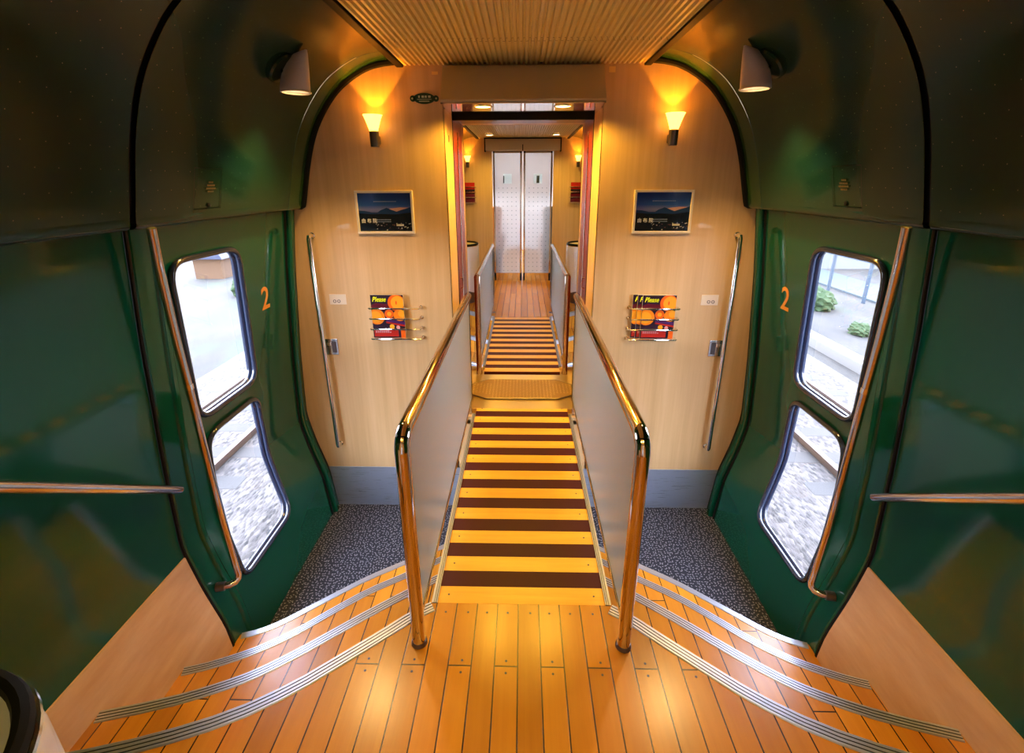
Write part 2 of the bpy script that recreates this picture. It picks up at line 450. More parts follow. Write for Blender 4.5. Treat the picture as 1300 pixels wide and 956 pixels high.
MIR = 6.23                               # the next carriage mirrors this one about y = MIR/2

# nosing curves (x, y) of the landing edge and of the three steps below it
N1 = [(.30, 1.285), (.385, 1.232), (.46, 1.165), (.575, 1.070), (.686, .980), (.82, .90), (1.0, .835), (1.20, .785), (1.40, .755)]
N2 = [(.22, 1.66), (.33, 1.585), (.47, 1.487), (.60, 1.388), (.71, 1.297), (.81, 1.215), (.914, 1.142), (1.013, 1.095), (1.15, 1.045), (1.40, .985)]
N3 = [(.22, 1.965), (.38, 1.86), (.553, 1.742), (.70, 1.650), (.82, 1.548), (.937, 1.440), (1.04, 1.368), (1.14, 1.320), (1.24, 1.282), (1.40, 1.245)]
N4 = [(.22, 2.245), (.42, 2.13), (.635, 1.992), (.79, 1.893), (.905, 1.80), (1.01, 1.712), (1.11, 1.627), (1.17, 1.590), (1.235, 1.562), (1.40, 1.52)]
NC = [smooth_poly(p, 1) for p in (N1, N2, N3, N4)]
ZS = [.69, .517, .345, .173]

# window outlines (y, z)
def rounded(pts, rad, k=6):
    out = []; n = len(pts)
    for i in range(n):
        p = Vector(pts[i]); a = (Vector(pts[i-1])-p).normalized(); b = (Vector(pts[(i+1) % n])-p).normalized()
        r = rad[i] if isinstance(rad, (list, tuple)) else rad
        for j in range(k+1):
            t = j/k; A = p+a*r; B = p+b*r
            out.append(tuple(A*(1-t)**2+p*2*t*(1-t)+B*t*t))
    return out
WIN_U = rounded([(1.675, 1.832), (2.115, 1.832), (2.172, 1.158), (1.732, 1.158)], .085)
WIN_L = rounded([(1.752, 1.072), (2.158, 1.072), (2.196, .70), (2.175, .343), (1.705, .343), (1.745, .70)], [.09, .07, .12, .09, .06, .12])

def skin_with_holes(y0, y1, z0, z1, loops, T, xo=0.0):
    b = bmesh.new(); es = []
    rect = [(y0, z0), (y1, z0), (y1, z1), (y0, z1)]
    for lp in [rect]+loops:
        vs = [b.verts.new((0, p[0], p[1])) for p in lp]
        es += [b.edges.new((vs[i], vs[(i+1) % len(vs)])) for i in range(len(vs))]
    bmesh.ops.triangle_fill(b, use_beauty=True, use_dissolve=False, edges=es)
    z = z0+.04
    while z < z1:
        bmesh.ops.bisect_plane(b, geom=b.verts[:]+b.edges[:]+b.faces[:], plane_co=(0, 0, z), plane_no=(0, 0, 1)); z += .045
    for v in b.verts: v.co.x = Wd(v.co.z)+xo
    mb = MB(T); mb.bm(b); return mb
def strip(y0, y1, z0, z1, T, xo=0.0, bev=0.0, back=.05):
    """upright strip of wall that follows the side profile, with rounded long edges and depth"""
    zs = frange(z0, z1, max(4, int((z1-z0)/.045)))
    cols = [(y0, back), (y0, bev), (y0+bev*.4, bev*.35), (y0+bev, 0), (y1-bev, 0), (y1-bev*.4, bev*.35), (y1, bev), (y1, back)] if bev else [(y0, back), (y0, 0), (y1, 0), (y1, back)]
    mb = MB(T)
    for (ya, da), (yb, db) in zip(cols, cols[1:]):
        mb.sheet([(Wd(z)+xo+da, ya, z) for z in zs], [(Wd(z)+xo+db, yb, z) for z in zs])
    return mb

def side_door(T, name, side, near, num_dir):
    d = skin_with_holes(1.646, 2.566, -.02, 1.99, [WIN_U, WIN_L], T, .012)
    d.mats = ['green_gloss', 'gasket']; d.cur = 1
    for lp in (WIN_U, WIN_L):
        q = lp+[lp[0]]
        d.sheet([(Wd(p[1])+.012, p[0], p[1]) for p in q], [(Wd(p[1])+.045, p[0], p[1]) for p in q])
    door = struct(d.build(name, None, smooth=True, angle=25))
    for nm, lp in (('window_gasket', WIN_U), ('window_gasket', WIN_L)):
        g = MB(T)
        g.tube([(Wd(z)+.004, y, z) for y, z in lp], .0125, 8, close=True)
        g.tube([(Wd(z)+.030, y, z) for y, z in [(y+(0) , z) for y, z in lp]], .012, 6, close=True)
        go = g.build(nm, 'gasket', door, smooth=True, angle=60)
        b = bmesh.new(); vs = [b.verts.new((0, p[0], p[1])) for p in lp]; b.faces.new(vs)
        for k in range(1, 40):
            bmesh.ops.bisect_plane(b, geom=b.verts[:]+b.edges[:]+b.faces[:], plane_co=(0, 0, .2+.045*k), plane_no=(0, 0, 1))
        for v in b.verts: v.co.x = Wd(v.co.z)+.034
        MB(T).bm(b).build('window_pane', 'window_glass', go, smooth=True)
    if near:
        # the yellow 2 painted on the leaf
        def P(u, v, h):
            z = 1.487+v; y = 2.335+(u if num_dir > 0 else -u)
            return T(Wd(z)+.012-.0012-h, y, z)
        text_mesh('2', .165, 'number', 'gold_number', door, P, bold=.002, align='CENTER')
    return door

def mag_rack(T, xa, xb, label, group):
    # bars along x at four heights, held off the wall at the inner end
    rk = thing('magazine_rack', label, 'magazine rack', T(xb, YE, 1.219), group)
    for z in (1.407, 1.344, 1.280, 1.219):
        b = MB(T); b.tube([(xb, YE, z), (xb, YE-.030, z), (xb+.004, YE-.040, z), (xb+.014, YE-.044, z), (xa, YE-.044, z), (xa+.006, YE-.040, z), (xa+.008, YE, z)], .0052, 8)
        b.lathe([(.0001, 0), (.011, 0), (.011, -.006), (.0001, -.006)], (xb, YE, z), 12, 'y')
        b.build('bar', 'chrome', rk, smooth=True)
    return rk
def magazine(x0, y, label, group=None, w=.192):
    x1 = x0+w; z0, z1 = 1.226, 1.487
    root = thing('magazine', label, 'magazine', (x0, y, z0), group)
    MB().mat('paper_white').box(x0, x1, y, y+.006, z0, z1).build('pages', 'paper_white', root)
    f = y-.0012
    c = MB(); c.mat('mag_navy').box(x0, x1, f, y, z0, z1)
    def disc(cx, cz, r, mat, lv, a0=0, a1=2*math.pi, sxx=1):
        P = [(cx+r*sxx*math.cos(a0+(a1-a0)*i/20), cz+r*math.sin(a0+(a1-a0)*i/20)) for i in range(21)]
        P = [(min(max(px, x0+.0005), x1-.0005), min(max(pz, z0+.0005), z1-.0005)) for px, pz in P]
        yy = f-.0004*lv; c.mat(mat).add([(px, yy, pz) for px, pz in P], [tuple(range(21))])
    def quad(P, mat, lv):
        yy = f-.0004*lv; c.mat(mat).add([(x0+u, yy, z0+v) for u, v in P], [tuple(range(len(P)))])
    quad([(0, .17), (.11, .17), (.11, .205), (.03, .212), (0, .20)], 'mag_wine', 1)
    disc(x0+.150, z0+.215, .050, 'mag_orange', 2); disc(x0+.158, z0+.215, .040, 'mag_yellow', 3); disc(x0+.150, z0+.215, .012, 'mag_orange', 4, sxx=.4)
    disc(x0+.028, z0+.130, .048, 'mag_peel', 2); disc(x0+.022, z0+.128, .036, 'mag_yellow', 3)
    disc(x0+.104, z0+.147, .027, 'mag_orange', 2); disc(x0+.104, z0+.147, .013, 'mag_yellow', 3)
    disc(x0+.165, z0+.140, .036, 'mag_peel', 3); disc(x0+.178, z0+.150, .022, 'mag_yellow', 4)
    quad([(.082, .100), (.192, .082), (.192, .100), (.082, .118)], 'mag_purple', 2)
    quad([(.082, .092), (.192, .070), (.192, .080), (.082, .100)], 'mag_red', 3)
    disc(x0+.115, z0+.070, .014, 'mag_yellow', 3); disc(x0+.15, z0+.066, .011, 'mag_pink', 3)
    quad([(.006, .008), (.150, .008), (.150, .050), (.006, .050)], 'mag_red', 2)
    for k, (zz, L) in enumerate(((.040, .085), (.032, .10))):
        for i in range(int(L/.012)): quad([(.014+i*.012, zz), (.023+i*.012, zz), (.023+i*.012, zz+.005), (.014+i*.012, zz+.005)], 'mag_pink', 3)
    quad([(.165, .0), (.192, .0), (.192, .046), (.165, .046)], 'mag_orange', 2)
    c.build('cover', None, root)
    text_mesh('Please', .040, 'title', 'mag_title', root, lambda u, v, h: (x0+.010+u*.80, f-.0026-h, z0+.222+v), shear=.3, bold=.0006)
    return root

def sconce(T, y, label, group, m_):
    # T(x, y, z) with the wall at y = YE
    cx = .765; yy = YE-.070
    root = thing('wall_lamp', label, 'wall lamp', T(cx, YE, 2.285), group)
    MB(T).lathe([(.0001, 2.278), (.021, 2.279), (.023, 2.284), (.024, 2.350), (.021, 2.354), (.0001, 2.354)], (cx, yy, 0), 24).build('stem', 'metal_dark', root, smooth=True)
    MB(T).box(cx-.012, cx+.012, yy+.02, YE, 2.295, 2.335, .003).build('bracket', 'metal_dark', root)
    s_ = MB(T).lathe([(.021, 2.354), (.026, 2.370), (.036, 2.400), (.046, 2.425), (.049, 2.430), (.047, 2.4295), (.044, 2.424), (.034, 2.400), (.024, 2.371), (.0001, 2.362)], (cx, yy, 0), 28)
    s_.build('lamp_shade', 'lamp_glass', root, smooth=True)
    L = light('lamp_light', 'SPOT', T(cx, yy, 2.372), P_SCONCE_SPOT*m_, WARM, root, rot=(R(180), 0, 0), spot_size=R(68), spot_blend=.10, shadow_soft_size=.006)
    L['kind'] = 'helper'
    L = light('lamp_glow', 'POINT', T(cx, yy-.004, 2.405), P_SCONCE_SPOT*.13*m_, WARM, root, shadow_soft_size=.05); L['kind'] = 'helper'
    return root

def rail_barrier(T, label, group, y0=1.120, y1=2.775, post_far=False):
    x = .330
    root = thing('ramp_barrier', label, 'barrier', T(x, (y0+y1)/2, ZL), group)
    zt = 1.450
    p = MB(T); arc = [(x, y0+.050*(1-math.cos(q)), zt-.050+.050*math.sin(q)) for q in [math.pi/2*i/8 for i in range(9)]]
    p.tube([(x, y0, ZL), (x, y0, .9), (x, y0, 1.2)]+arc[:5], .0215, 18).build('post', 'steel_rail', root, smooth=True)
    MB(T).tube(arc[4:]+[(x, y1-.02, zt), (x, y1, zt)], .0215, 18).build('top_rail', 'steel_rail', root, smooth=True)
    MB(T).lathe([(.0216, ZL+.014), (.0245, ZL+.010), (.026, ZL+.0), (.0215, ZL)], (x, y0, 0), 20).build('base_collar', 'metal_dark', root, smooth=True)
    ya, yb, za, zb = y0+.034, y1-.004, .772, zt-.030
    MB(T).box(x-.0055, x+.0055, ya, yb, za, zb).build('panel', 'panel_metal', root)
    f = MB(T)
    q = rounded([(ya-.004, za-.004), (yb, za-.004), (yb, zb+.004), (ya-.004, zb+.004)], [.03, .02, .02, .05], 5)
    f.tube([(x, a, b) for a, b in q], .0095, 8, close=True).build('panel_frame', 'steel_edge', root, smooth=True)
    g = MB(T)
    for (a, c, d, e) in ((ya, yb, za, za+.013), (ya, ya+.012, za, zb), (yb-.012, yb, za, zb)): g.box(x-.0075, x+.0075, a, c, d, e, .001)
    g.build('panel_edging', 'gasket', root)
    b = MB(T)
    for yy in (y1-.06,): b.box(x-.006, x+.010, yy, yy+.03, ZL-.02, za+.01, .002)
    b.build('foot_bracket', 'steel_edge', root)
    return root

def flight(T, label):
    root = thing('stair_flight', label, 'steps', T(.8, 1.6, 0))
    for k in range(1, 4):
        up, lo, z = NC[k-1], NC[k], ZS[k]
        # tread: from beneath the step above to its own front curve
        mb = MB(T)
        A = [(x, y-.10 if k > 0 else y, z) for x, y in up]; 
        xs = frange(.325, Wd(z)-.004, 40)
        fy = lambda P, x: lerp(P, x)
        top = [(x, fy(up, x)-.06, z) for x in xs]; edge = [(x, fy(lo, x)-.004, z) for x in xs]; bot = [(min(x, Wd(z-.171)-.010), fy(lo, x)-.004, z-.171) for x in xs]
        mb.mat('floor_boards').sheet(top, edge).mat('floor_boards').sheet(edge, bot)
        mb.build('step', None, root)
    return root
def nosing(T, P, z, w, root, x0, x1, flat=False, name='nosing'):
    """ribbed aluminium edge strip along a curve"""
    xs = frange(x0, x1, 60); ctr = []
    pts = [Vector((x, lerp(P, x))) for x in xs]
    mb = MB(T)
    def line(d, h):
        out = []
        for i, p in enumerate(pts):
            t = (pts[min(i+1, len(pts)-1)]-pts[max(0, i-1)]).normalized(); n = Vector((-t.y, t.x))   # towards larger y
            q = p+n*d; out.append((q.x, q.y, z+h))
        return out
    if flat: prof = [(-w, .0005, 'nosing_alu'), (-w+.003, .003, 'nosing_alu'), (0, .003, 'nosing_alu'), (.005, -.002, 'nosing_alu'), (.005, -.03, 'nosing_alu')]
    else:
        prof = [(-w, .0005, 'nosing_alu'), (-w+.003, .0035, 'nosing_alu')]
        a = -w+.003
        for k in range(3):
            c = -w*(.80-.27*k)
            prof += [(c, .0035, 'nosing_alu'), (c+.0005, .001, 'groove_dark'), (c+.0030, .001, 'groove_dark'), (c+.0035, .0035, 'nosing_alu')]
        prof += [(0, .0035, 'nosing_alu'), (.005, -.002, 'nosing_alu'), (.005, -.034, 'nosing_alu')]
    for (d0, h0, m0), (d1, h1, m1) in zip(prof, prof[1:]):
        mb.mat('groove_dark' if 'groove_dark' in (m0, m1) else 'nosing_alu').sheet(line(d0, h0), line(d1, h1))
    o = mb.build(name, None, root)
    return o

def bridge(T, label, near):
    root = thing('bridge_ramp', label, 'ramp', T(0, 2.0, ZL))
    st = .07352; y0 = 1.271; yend = 2.778 if near else 2.83
    d = MB(T); k = 0; y = y0
    while y < yend-.01:
        d.mat('stripe_yellow' if k % 2 == 0 else 'brown_stripe')
        d.box(-.297, .297, y, min(y+st-.0008, yend), ZL-.030, ZL+.0005); y += st; k += 1
    d.build('deck', None, root)
    if near:
        for i in range(0, k, 2):
            for sx_ in (-.262, .262): MB(T).lathe([(.0001, .0012), (.0032, .0012), (.0036, 0)], (sx_, y0+st*(i+.5), ZL+.0005), 8).build('screw', 'groove_dark', root)
    for s in (-1, 1):
        c = MB(T)
        for (a, b, h, mt) in ((.298, .301, .004, 'nosing_alu'), (.301, .304, .002, 'groove_dark'), (.304, .308, .004, 'nosing_alu'), (.308, .3105, .002, 'groove_dark'), (.3105, .318, .004, 'nosing_alu')):
            c.mat(mt).box(min(s*a, s*b), max(s*a, s*b), y0-.001, 2.70, ZL-.035, ZL+h)
        c.build('edge_channel', None, root)
    return root

def carriage(T, near):
    nm = (lambda a, b: a if near else b)
    sides = (('left', lambda x, y, z: T(-x, y, z)), ('right', lambda x, y, z: T(x, y, z)))
    # landing floor
    f = MB(T); xs = frange(-1.398, 1.398, 80)
    g = lambda x: lerp(NC[0], abs(x)) if abs(x) > .31 else 1.271
    f.sheet([(x, YB-.02, ZL) for x in xs], [(x, g(x), ZL) for x in xs]).sheet([(x, g(x), ZL) for x in xs], [(x, g(x), ZL-.171) for x in xs])
    fl = struct(f.build('floor', 'floor_boards'), 'wooden boarded landing floor' )
    if near:
        sc = MB(T)
        for i in range(-9, 9):
            bx = -.010+.072*(i+.5)
            jy = [1.045 if i % 2 == 0 else None]
            pl = [1.235] if abs(bx) < .32 else []
            if i % 2 == 1: pl += [1.062, 1.024]
            else: pl += [.50, .46]
            for yy in pl:
                if yy < g(bx)-.05 or abs(bx) < .3:
                    sc.lathe([(.0001, .0008), (.0036, .0008), (.0040, 0)], (bx+(.0 if i % 3 else .006), yy, ZL), 8)
        sc.build('floor_screws', 'groove_dark', fl)
    # well floor
    MBc = MB(T).box(-1.45, 1.45, .9, YE, -.06, 0).build('floor_carpet', 'carpet_flecked'); struct(MBc, 'dark carpet with pale flecks in the door well')
    # step edges
    for sn, TS in sides:
        lab = {('left', True): 'curved wooden steps with aluminium nosings left of the near ramp', ('right', True): 'curved wooden steps with aluminium nosings right of the near ramp',
               ('left', False): 'curved steps left of the ramp in the far carriage', ('right', False): 'curved steps right of the ramp in the far carriage'}[(sn, near)]
        fr = flight(TS, lab)
        nosing(TS, NC[0], ZL, .040, fr, .322, Wd(ZL)-.004)
        nosing(TS, NC[1], ZS[1], .036, fr, .325, Wd(ZS[1])-.006)
        nosing(TS, NC[2], ZS[2], .034, fr, .325, Wd(ZS[2])-.006)
        nosing(TS, NC[3], ZS[3], .030, fr, .325, Wd(ZS[3])-.008, flat=True)
        # ---- side walls
        zs = frange(.665, 1.99, 30)
        w = MB(TS); w.sheet([(Wd(z), YB, z) for z in zs], [(Wd(z), 1.488, z) for z in zs])
        wl = struct(w.build('wall_'+sn if near else 'wall_far_'+sn, 'green_gloss', smooth=True, angle=50))
        zs = frange(-.02, .665, 16)
        s_ = MB(TS); s_.sheet([(Wd(z)-.006, YB, z) for z in zs], [(Wd(z)-.006, 1.492, z) for z in zs]); s_.sheet([(Wd(.665)-.006, YB, .665), (Wd(.665)-.006, 1.492, .665)], [(Wd(.665)+.02, YB, .668), (Wd(.665)+.02, 1.492, .668)])
        s_.sheet([(Wd(z)-.006, 1.492, z) for z in zs], [(Wd(z)+.03, 1.492, z) for z in zs])
        struct(s_.build('baseboard_'+sn if near else 'baseboard_far_'+sn, 'skirt_laminate', smooth=True, angle=50))
        # dark backing behind every joint of the side wall
        zs = frange(-.03, 2.0, 44)
        bk = MB(TS)
        for ya, yb in ((1.47, 1.66), (2.55, 2.70)):
            bk.sheet([(Wd(z)+.028, ya, z) for z in zs], [(Wd(z)+.028, yb, z) for z in zs])
        struct(bk.build('trim_joint', 'black_rubber'))
        pl = strip(1.501, 1.640, -.01, 1.985, TS, -.004, .012, .05)
        pl.sheet(*[[(Wd(z)-.0045+dd, yy, z) for z in zs] for dd, yy in ((0, 1.545), (.0, 1.549))])
        po = struct(pl.build('trim_door_pillar', 'green_gloss', smooth=True, angle=30))
        rs_ = strip(1.4885, 1.501, -.01, 1.985, TS, -.008, .002, .03); struct(rs_.build('trim_seam', 'black_rubber'))
        strip(1.590, 1.628, .02, 1.98, TS, -.014, .010, .02).build('pillar_fold', 'green_gloss', po, smooth=True, angle=40)
        dn = {('left', True): 'door_1', ('right', True): 'door_2', ('left', False): 'door_3', ('right', False): 'door_4'}[(sn, near)]
        side_door(TS, dn, sn, near, 1 if sn == 'left' else -1)
        e = strip(2.590, 2.640, -.01, 1.985, TS, -.014, .012, .05)
        struct(e.build('trim_door_edge', 'green_gloss', smooth=True, angle=30))
        rb = strip(2.566, 2.590, -.01, 1.985, TS, .006, .006, .03); struct(rb.build('trim_door_seal', 'black_rubber'))
        rb = strip(2.640, 2.680, -.01, 1.985, TS, .004, .006, .03); struct(rb.build('trim_corner_seal', 'black_rubber'))
        # ---- cove above
        prof = off(ARCH, .016); prof = [(x, z) for x, z in prof]
        pr = [(.625, 2.690)]+prof+[(p[0]+.014, p[1]) for p in LIP]
        def cove_part(name, ya, yb, d, mat, ny):
            P = [(x+d*.7, z+d*.7) for x, z in pr]; ys = frange(ya, yb, ny); vs = []; uv = []; fs = []
            acc = [0]
            for a, b in zip(P, P[1:]): acc.append(acc[-1]+math.hypot(b[0]-a[0], b[1]-a[1]))
            for y in ys:
                for (x, z), s in zip(P, acc): vs.append((x, y, z)); uv.append((s, y))
            n = len(P)
            for i in range(len(ys)-1):
                for j in range(n-1): fs.append((i*n+j, i*n+j+1, (i+1)*n+j+1, (i+1)*n+j))
            mb = MB(TS).add(vs, fs); return mb.build(name, mat, smooth=True, uvs=uv, angle=60)
        sfx = sn if near else 'far_'+sn
        struct(cove_part('wall_cove_'+sfx, YB, 1.462, 0, 'cove_green', 8), 'glossy dark green ceiling cove panel')
        struct(cove_part('wall_cove_door_'+sfx, 1.488, 2.500, 0, 'cove_green', 8), 'glossy dark green ceiling cove panel over the door')
        struct(cove_part('trim_arch_'+sfx, 2.504, YE, 0, 'arch_green', 2), 'green arch band against the end wall')
        struct(cove_part('trim_cove_joint_'+sfx, 1.44, 2.53, .012, 'black_rubber', 2))
        ar = [(x, YE-.016, z) for x, z in ARCH]+[(1.200, YE-.016, 1.982), (1.215, YE-.016, 1.975), (1.30, YE-.016, 1.975)]
        struct(MB(TS).tube([(x+.010, y, z+.006) for x, y, z in ar], .0165, 8).build('trim_arch_seal_'+sfx, 'black_rubber', smooth=True))
        struct(MB(TS).box(.606, .640, YB, YE, 2.655, 2.69, .003).build('trim_ceiling_edge_'+sfx, 'black_rubber'))
    # ceiling: ribbed sheet
    c = MB(T); x = -.612; P = []; pitch = .0245
    while x < .612:
        P += [(x, ZCE+.008), (x+pitch*.30, ZCE+.008), (x+pitch*.45, ZCE-.004), (x+pitch*.85, ZCE-.004)]; x += pitch
    for ya, yb in ((YB, 2.262), (2.266, YE)):
        c.sheet([(a, ya, b) for a, b in P], [(a, yb, b) for a, b in P])
    struct(c.build('ceiling' if near else 'ceiling_far', 'ceiling_rib'))
    struct(MB(T).box(-1.5, 1.5, YB-.1, YE+.02, 2.70, 2.76).build('ceiling_upper', 'black_rubber'))
    # end wall with the passage opening
    e = MB(T)
    for s in (-1, 1): e.mat('wood_veneer').box(min(s*.415, s*1.5), max(s*.415, s*1.5), YE, YE+.03, .302, 2.76)
    e.box(-.415, .415, YE, YE+.03, 2.475, 2.76)
    struct(e.build('wall_end' if near else 'wall_end_far', 'wood_veneer'))
    for s in (-1, 1):
        struct(MB(T).box(min(s*.30, s*1.5), max(s*.30, s*1.5), YE-.003, YE+.03, -.02, .302).build('baseboard_end', 'kick_steel'))
        struct(MB(T).box(min(s*.30, s*.6), max(s*.30, s*.6), YE, YE+.03, .302, ZL-.01).build('wall_end_infill', 'wood_veneer'))
    # reveal of the passage
    r = MB(T)
    y2 = 3.0 if near else 2.78
    for s in (-1, 1): r.box(min(s*.415, s*.47), max(s*.415, s*.47), YE+.0005, y2, .3, 2.6)
    r.box(-.47, .47, YE+.0005, y2, 2.4755, 2.6)
    struct(r.build('wall_reveal' if near else 'wall_reveal_far', 'wood_matt'))
    # passage floor under the reveal
    struct(MB(T).box(-.45, .45, YE+.0, 3.115, ZL-.06, ZL-.031).build('floor_passage', 'tread_plate'))

I_ = lambda x, y, z: (x, y, z)
FAR = lambda x, y, z: (x, MIR-y, z)
carriage(I_, True)
carriage(FAR, False)

struct(MB().box(-.414, .414, 2.712, 2.999, 2.4705, 2.4754).build('ceiling_passage', 'polished_soffit'))
# gangway between the two carriages: glossy red-brown sides, dark track above
for s in (-1, 1):
    g = MB().box(min(s*.415, s*.47), max(s*.415, s*.47), 3.0, 3.45, .6, 2.6)
    go = struct(g.build('wall_gangway_left' if s < 0 else 'wall_gangway_right', 'mahogany'))
    MB().box(min(s*.409, s*.416), max(s*.409, s*.416), 3.195, 3.222, .6, 2.40, .003).build('chrome_strip', 'chrome', go)
    MB().box(min(s*.412, s*.416), max(s*.412, s*.416), 3.0, 3.012, .6, 2.47, .001).build('black_strip', 'black_rubber', go)
    h_ = MB().tube([(s*.415, 3.10, 1.50), (s*.400, 3.10, 1.495), (s*.396, 3.10, 1.46), (s*.400, 3.10, 1.43), (s*.415, 3.10, 1.425)], .004, 8); h_.build('latch', 'chrome', go, smooth=True)
struct(MB().mat('cream_paint').box(-.47, .47, 3.0, 3.45, 2.475, 2.6).build('ceiling_gangway', 'mahogany'))
struct(MB().box(-.415, .415, 3.0, 3.030, 2.447, 2.475, .002).build('trim_door_track', 'black_rubber'))
struct(MB().box(-.45, .45, 2.99, 3.45, ZL-.06, ZL-.030).build('floor_gangway', 'tread_plate'))
for x_, y_, z_, lb in ((-.20, 2.60, 2.4632, 'slim downlight in the header soffit, left'), (.20, 2.60, 2.4632, 'slim downlight in the header soffit, right'), (-.19, 3.22, 2.4750, 'slim downlight in the gangway ceiling, left'), (.19, 3.22, 2.4750, 'slim downlight in the gangway ceiling, right')):
    gl_ = thing('downlight', lb, 'ceiling light', (x_, y_, z_), 'passage downlights')
    MB().lathe([(.036, -.001), (.044, -.004), (.047, 0)], (x_, y_, z_), 24).build('ring', 'steel_edge', gl_, smooth=True)
    MB().lathe([(.0001, -.002), (.037, -.002), (.038, .001)], (x_, y_, z_), 24).build('lens', 'gangway_lamp', gl_)
    lo = light('lamp_light', 'SPOT', (x_, y_, z_-.006), P_PASSAGE, (1, .55, .05), gl_, spot_size=R(165), spot_blend=.4, shadow_soft_size=.03); lo['kind'] = 'helper'
# threshold boards and tread plate
t1 = MB().box(-.335, .335, 2.779, 2.99, ZL-.030, ZL, .003); tag(t1.build('threshold_board', 'tread_plate'), 'pale threshold board before the patterned gangway plate', 'threshold')
t2 = MB().box(-.405, .405, 3.16, 3.352, ZL-.030, ZL+.001, .003); tag(t2.build('threshold_board', 'tread_plate'), 'pale threshold board beyond the patterned gangway plate', 'threshold')
tp = thing('gangway_plate', 'patterned metal gangway plate with cut corners between the ramps', 'gangway plate', (0, 3.08, ZL))
oc = [(-.36, 2.985), (-.25, 2.917), (.25, 2.917), (.36, 2.985), (.36, 3.155), (.25, 3.235), (-.25, 3.235), (-.36, 3.155)]
MB().prism(oc, ZL+.001, ZL+.010).build('plate', 'plate_gold', tp)
st_ = MB()
for i in range(30):
    for j in range(13):
        x_ = -.345+.0238*i; y_ = 2.938+.0235*j
        if abs(x_) > .25+(.0 if 2.985 < y_ < 3.155 else -.03) and (y_ < 2.99 or y_ > 3.15): continue
        a = R(45) if (i+j) % 2 else R(-45)
        ca, sa = math.cos(a), math.sin(a); L, w = .0085, .0028
        st_.add([(x_+ca*L, y_+sa*L, ZL+.010), (x_-sa*w, y_+ca*w, ZL+.010), (x_-ca*L, y_-sa*L, ZL+.010), (x_+sa*w, y_-ca*w, ZL+.010), (x_, y_, ZL+.0125)], [(0, 1, 4), (1, 2, 4), (2, 3, 4), (3, 0, 4)])
st_.build('tread_pattern', 'tread_plate', tp)
MB().tube([(x, y, ZL+.006) for x, y in oc], .0055, 6, close=True).build('plate_edge', 'metal_dark', tp)

bridge(I_, 'near boarded ramp striped yellow and brown between the front barriers', True)
bridge(FAR, 'far boarded ramp striped yellow and brown beyond the gangway plate', False)
TL = lambda x, y, z: (-x, y, z)
FL = lambda x, y, z: (-x, MIR-y, z)
rail_barrier(TL, 'near left ramp barrier with grey panel and polished rail', 'ramp barriers')
rail_barrier(I_, 'near right ramp barrier with grey panel and polished rail', 'ramp barriers')
for T_, l_ in ((FL, 'left barrier beside the ramp of the far carriage'), (FAR, 'right barrier beside the ramp of the far carriage')):
    b_r = rail_barrier(T_, l_, 'ramp barriers', 1.06, 2.86)
    MB(T_).tube([(.330, 2.86, ZL), (.330, 2.86, 1.450), (.330, 2.83, 1.452)], .0215, 14).build('post', 'steel_rail', b_r, smooth=True)

# ------------------------------------------------------------------ header box over the passage
hb = thing('door_header', 'tan boxed header over the near passage opening', 'door header', (0, YE, 2.47))
MB().prism([(YE, 2.662), (2.625, 2.650), (2.618, 2.642), (2.500, 2.482), (2.500, 2.474), (2.507, 2.470), (YE, 2.468)], -.398, .398, 'yz').build('cover', 'cream_paint', hb)
MB().box(-.398, .398, 2.502, YE-.001, 2.463, 2.4685).build('glossy_soffit', 'polished_soffit', hb)
for x_ in (-.19, .09): MB().lathe([(.0001, -.004), (.006, -.003), (.007, 0)], (x_, 2.64, 2.664), 8).build('screw', 'metal_dark', hb)

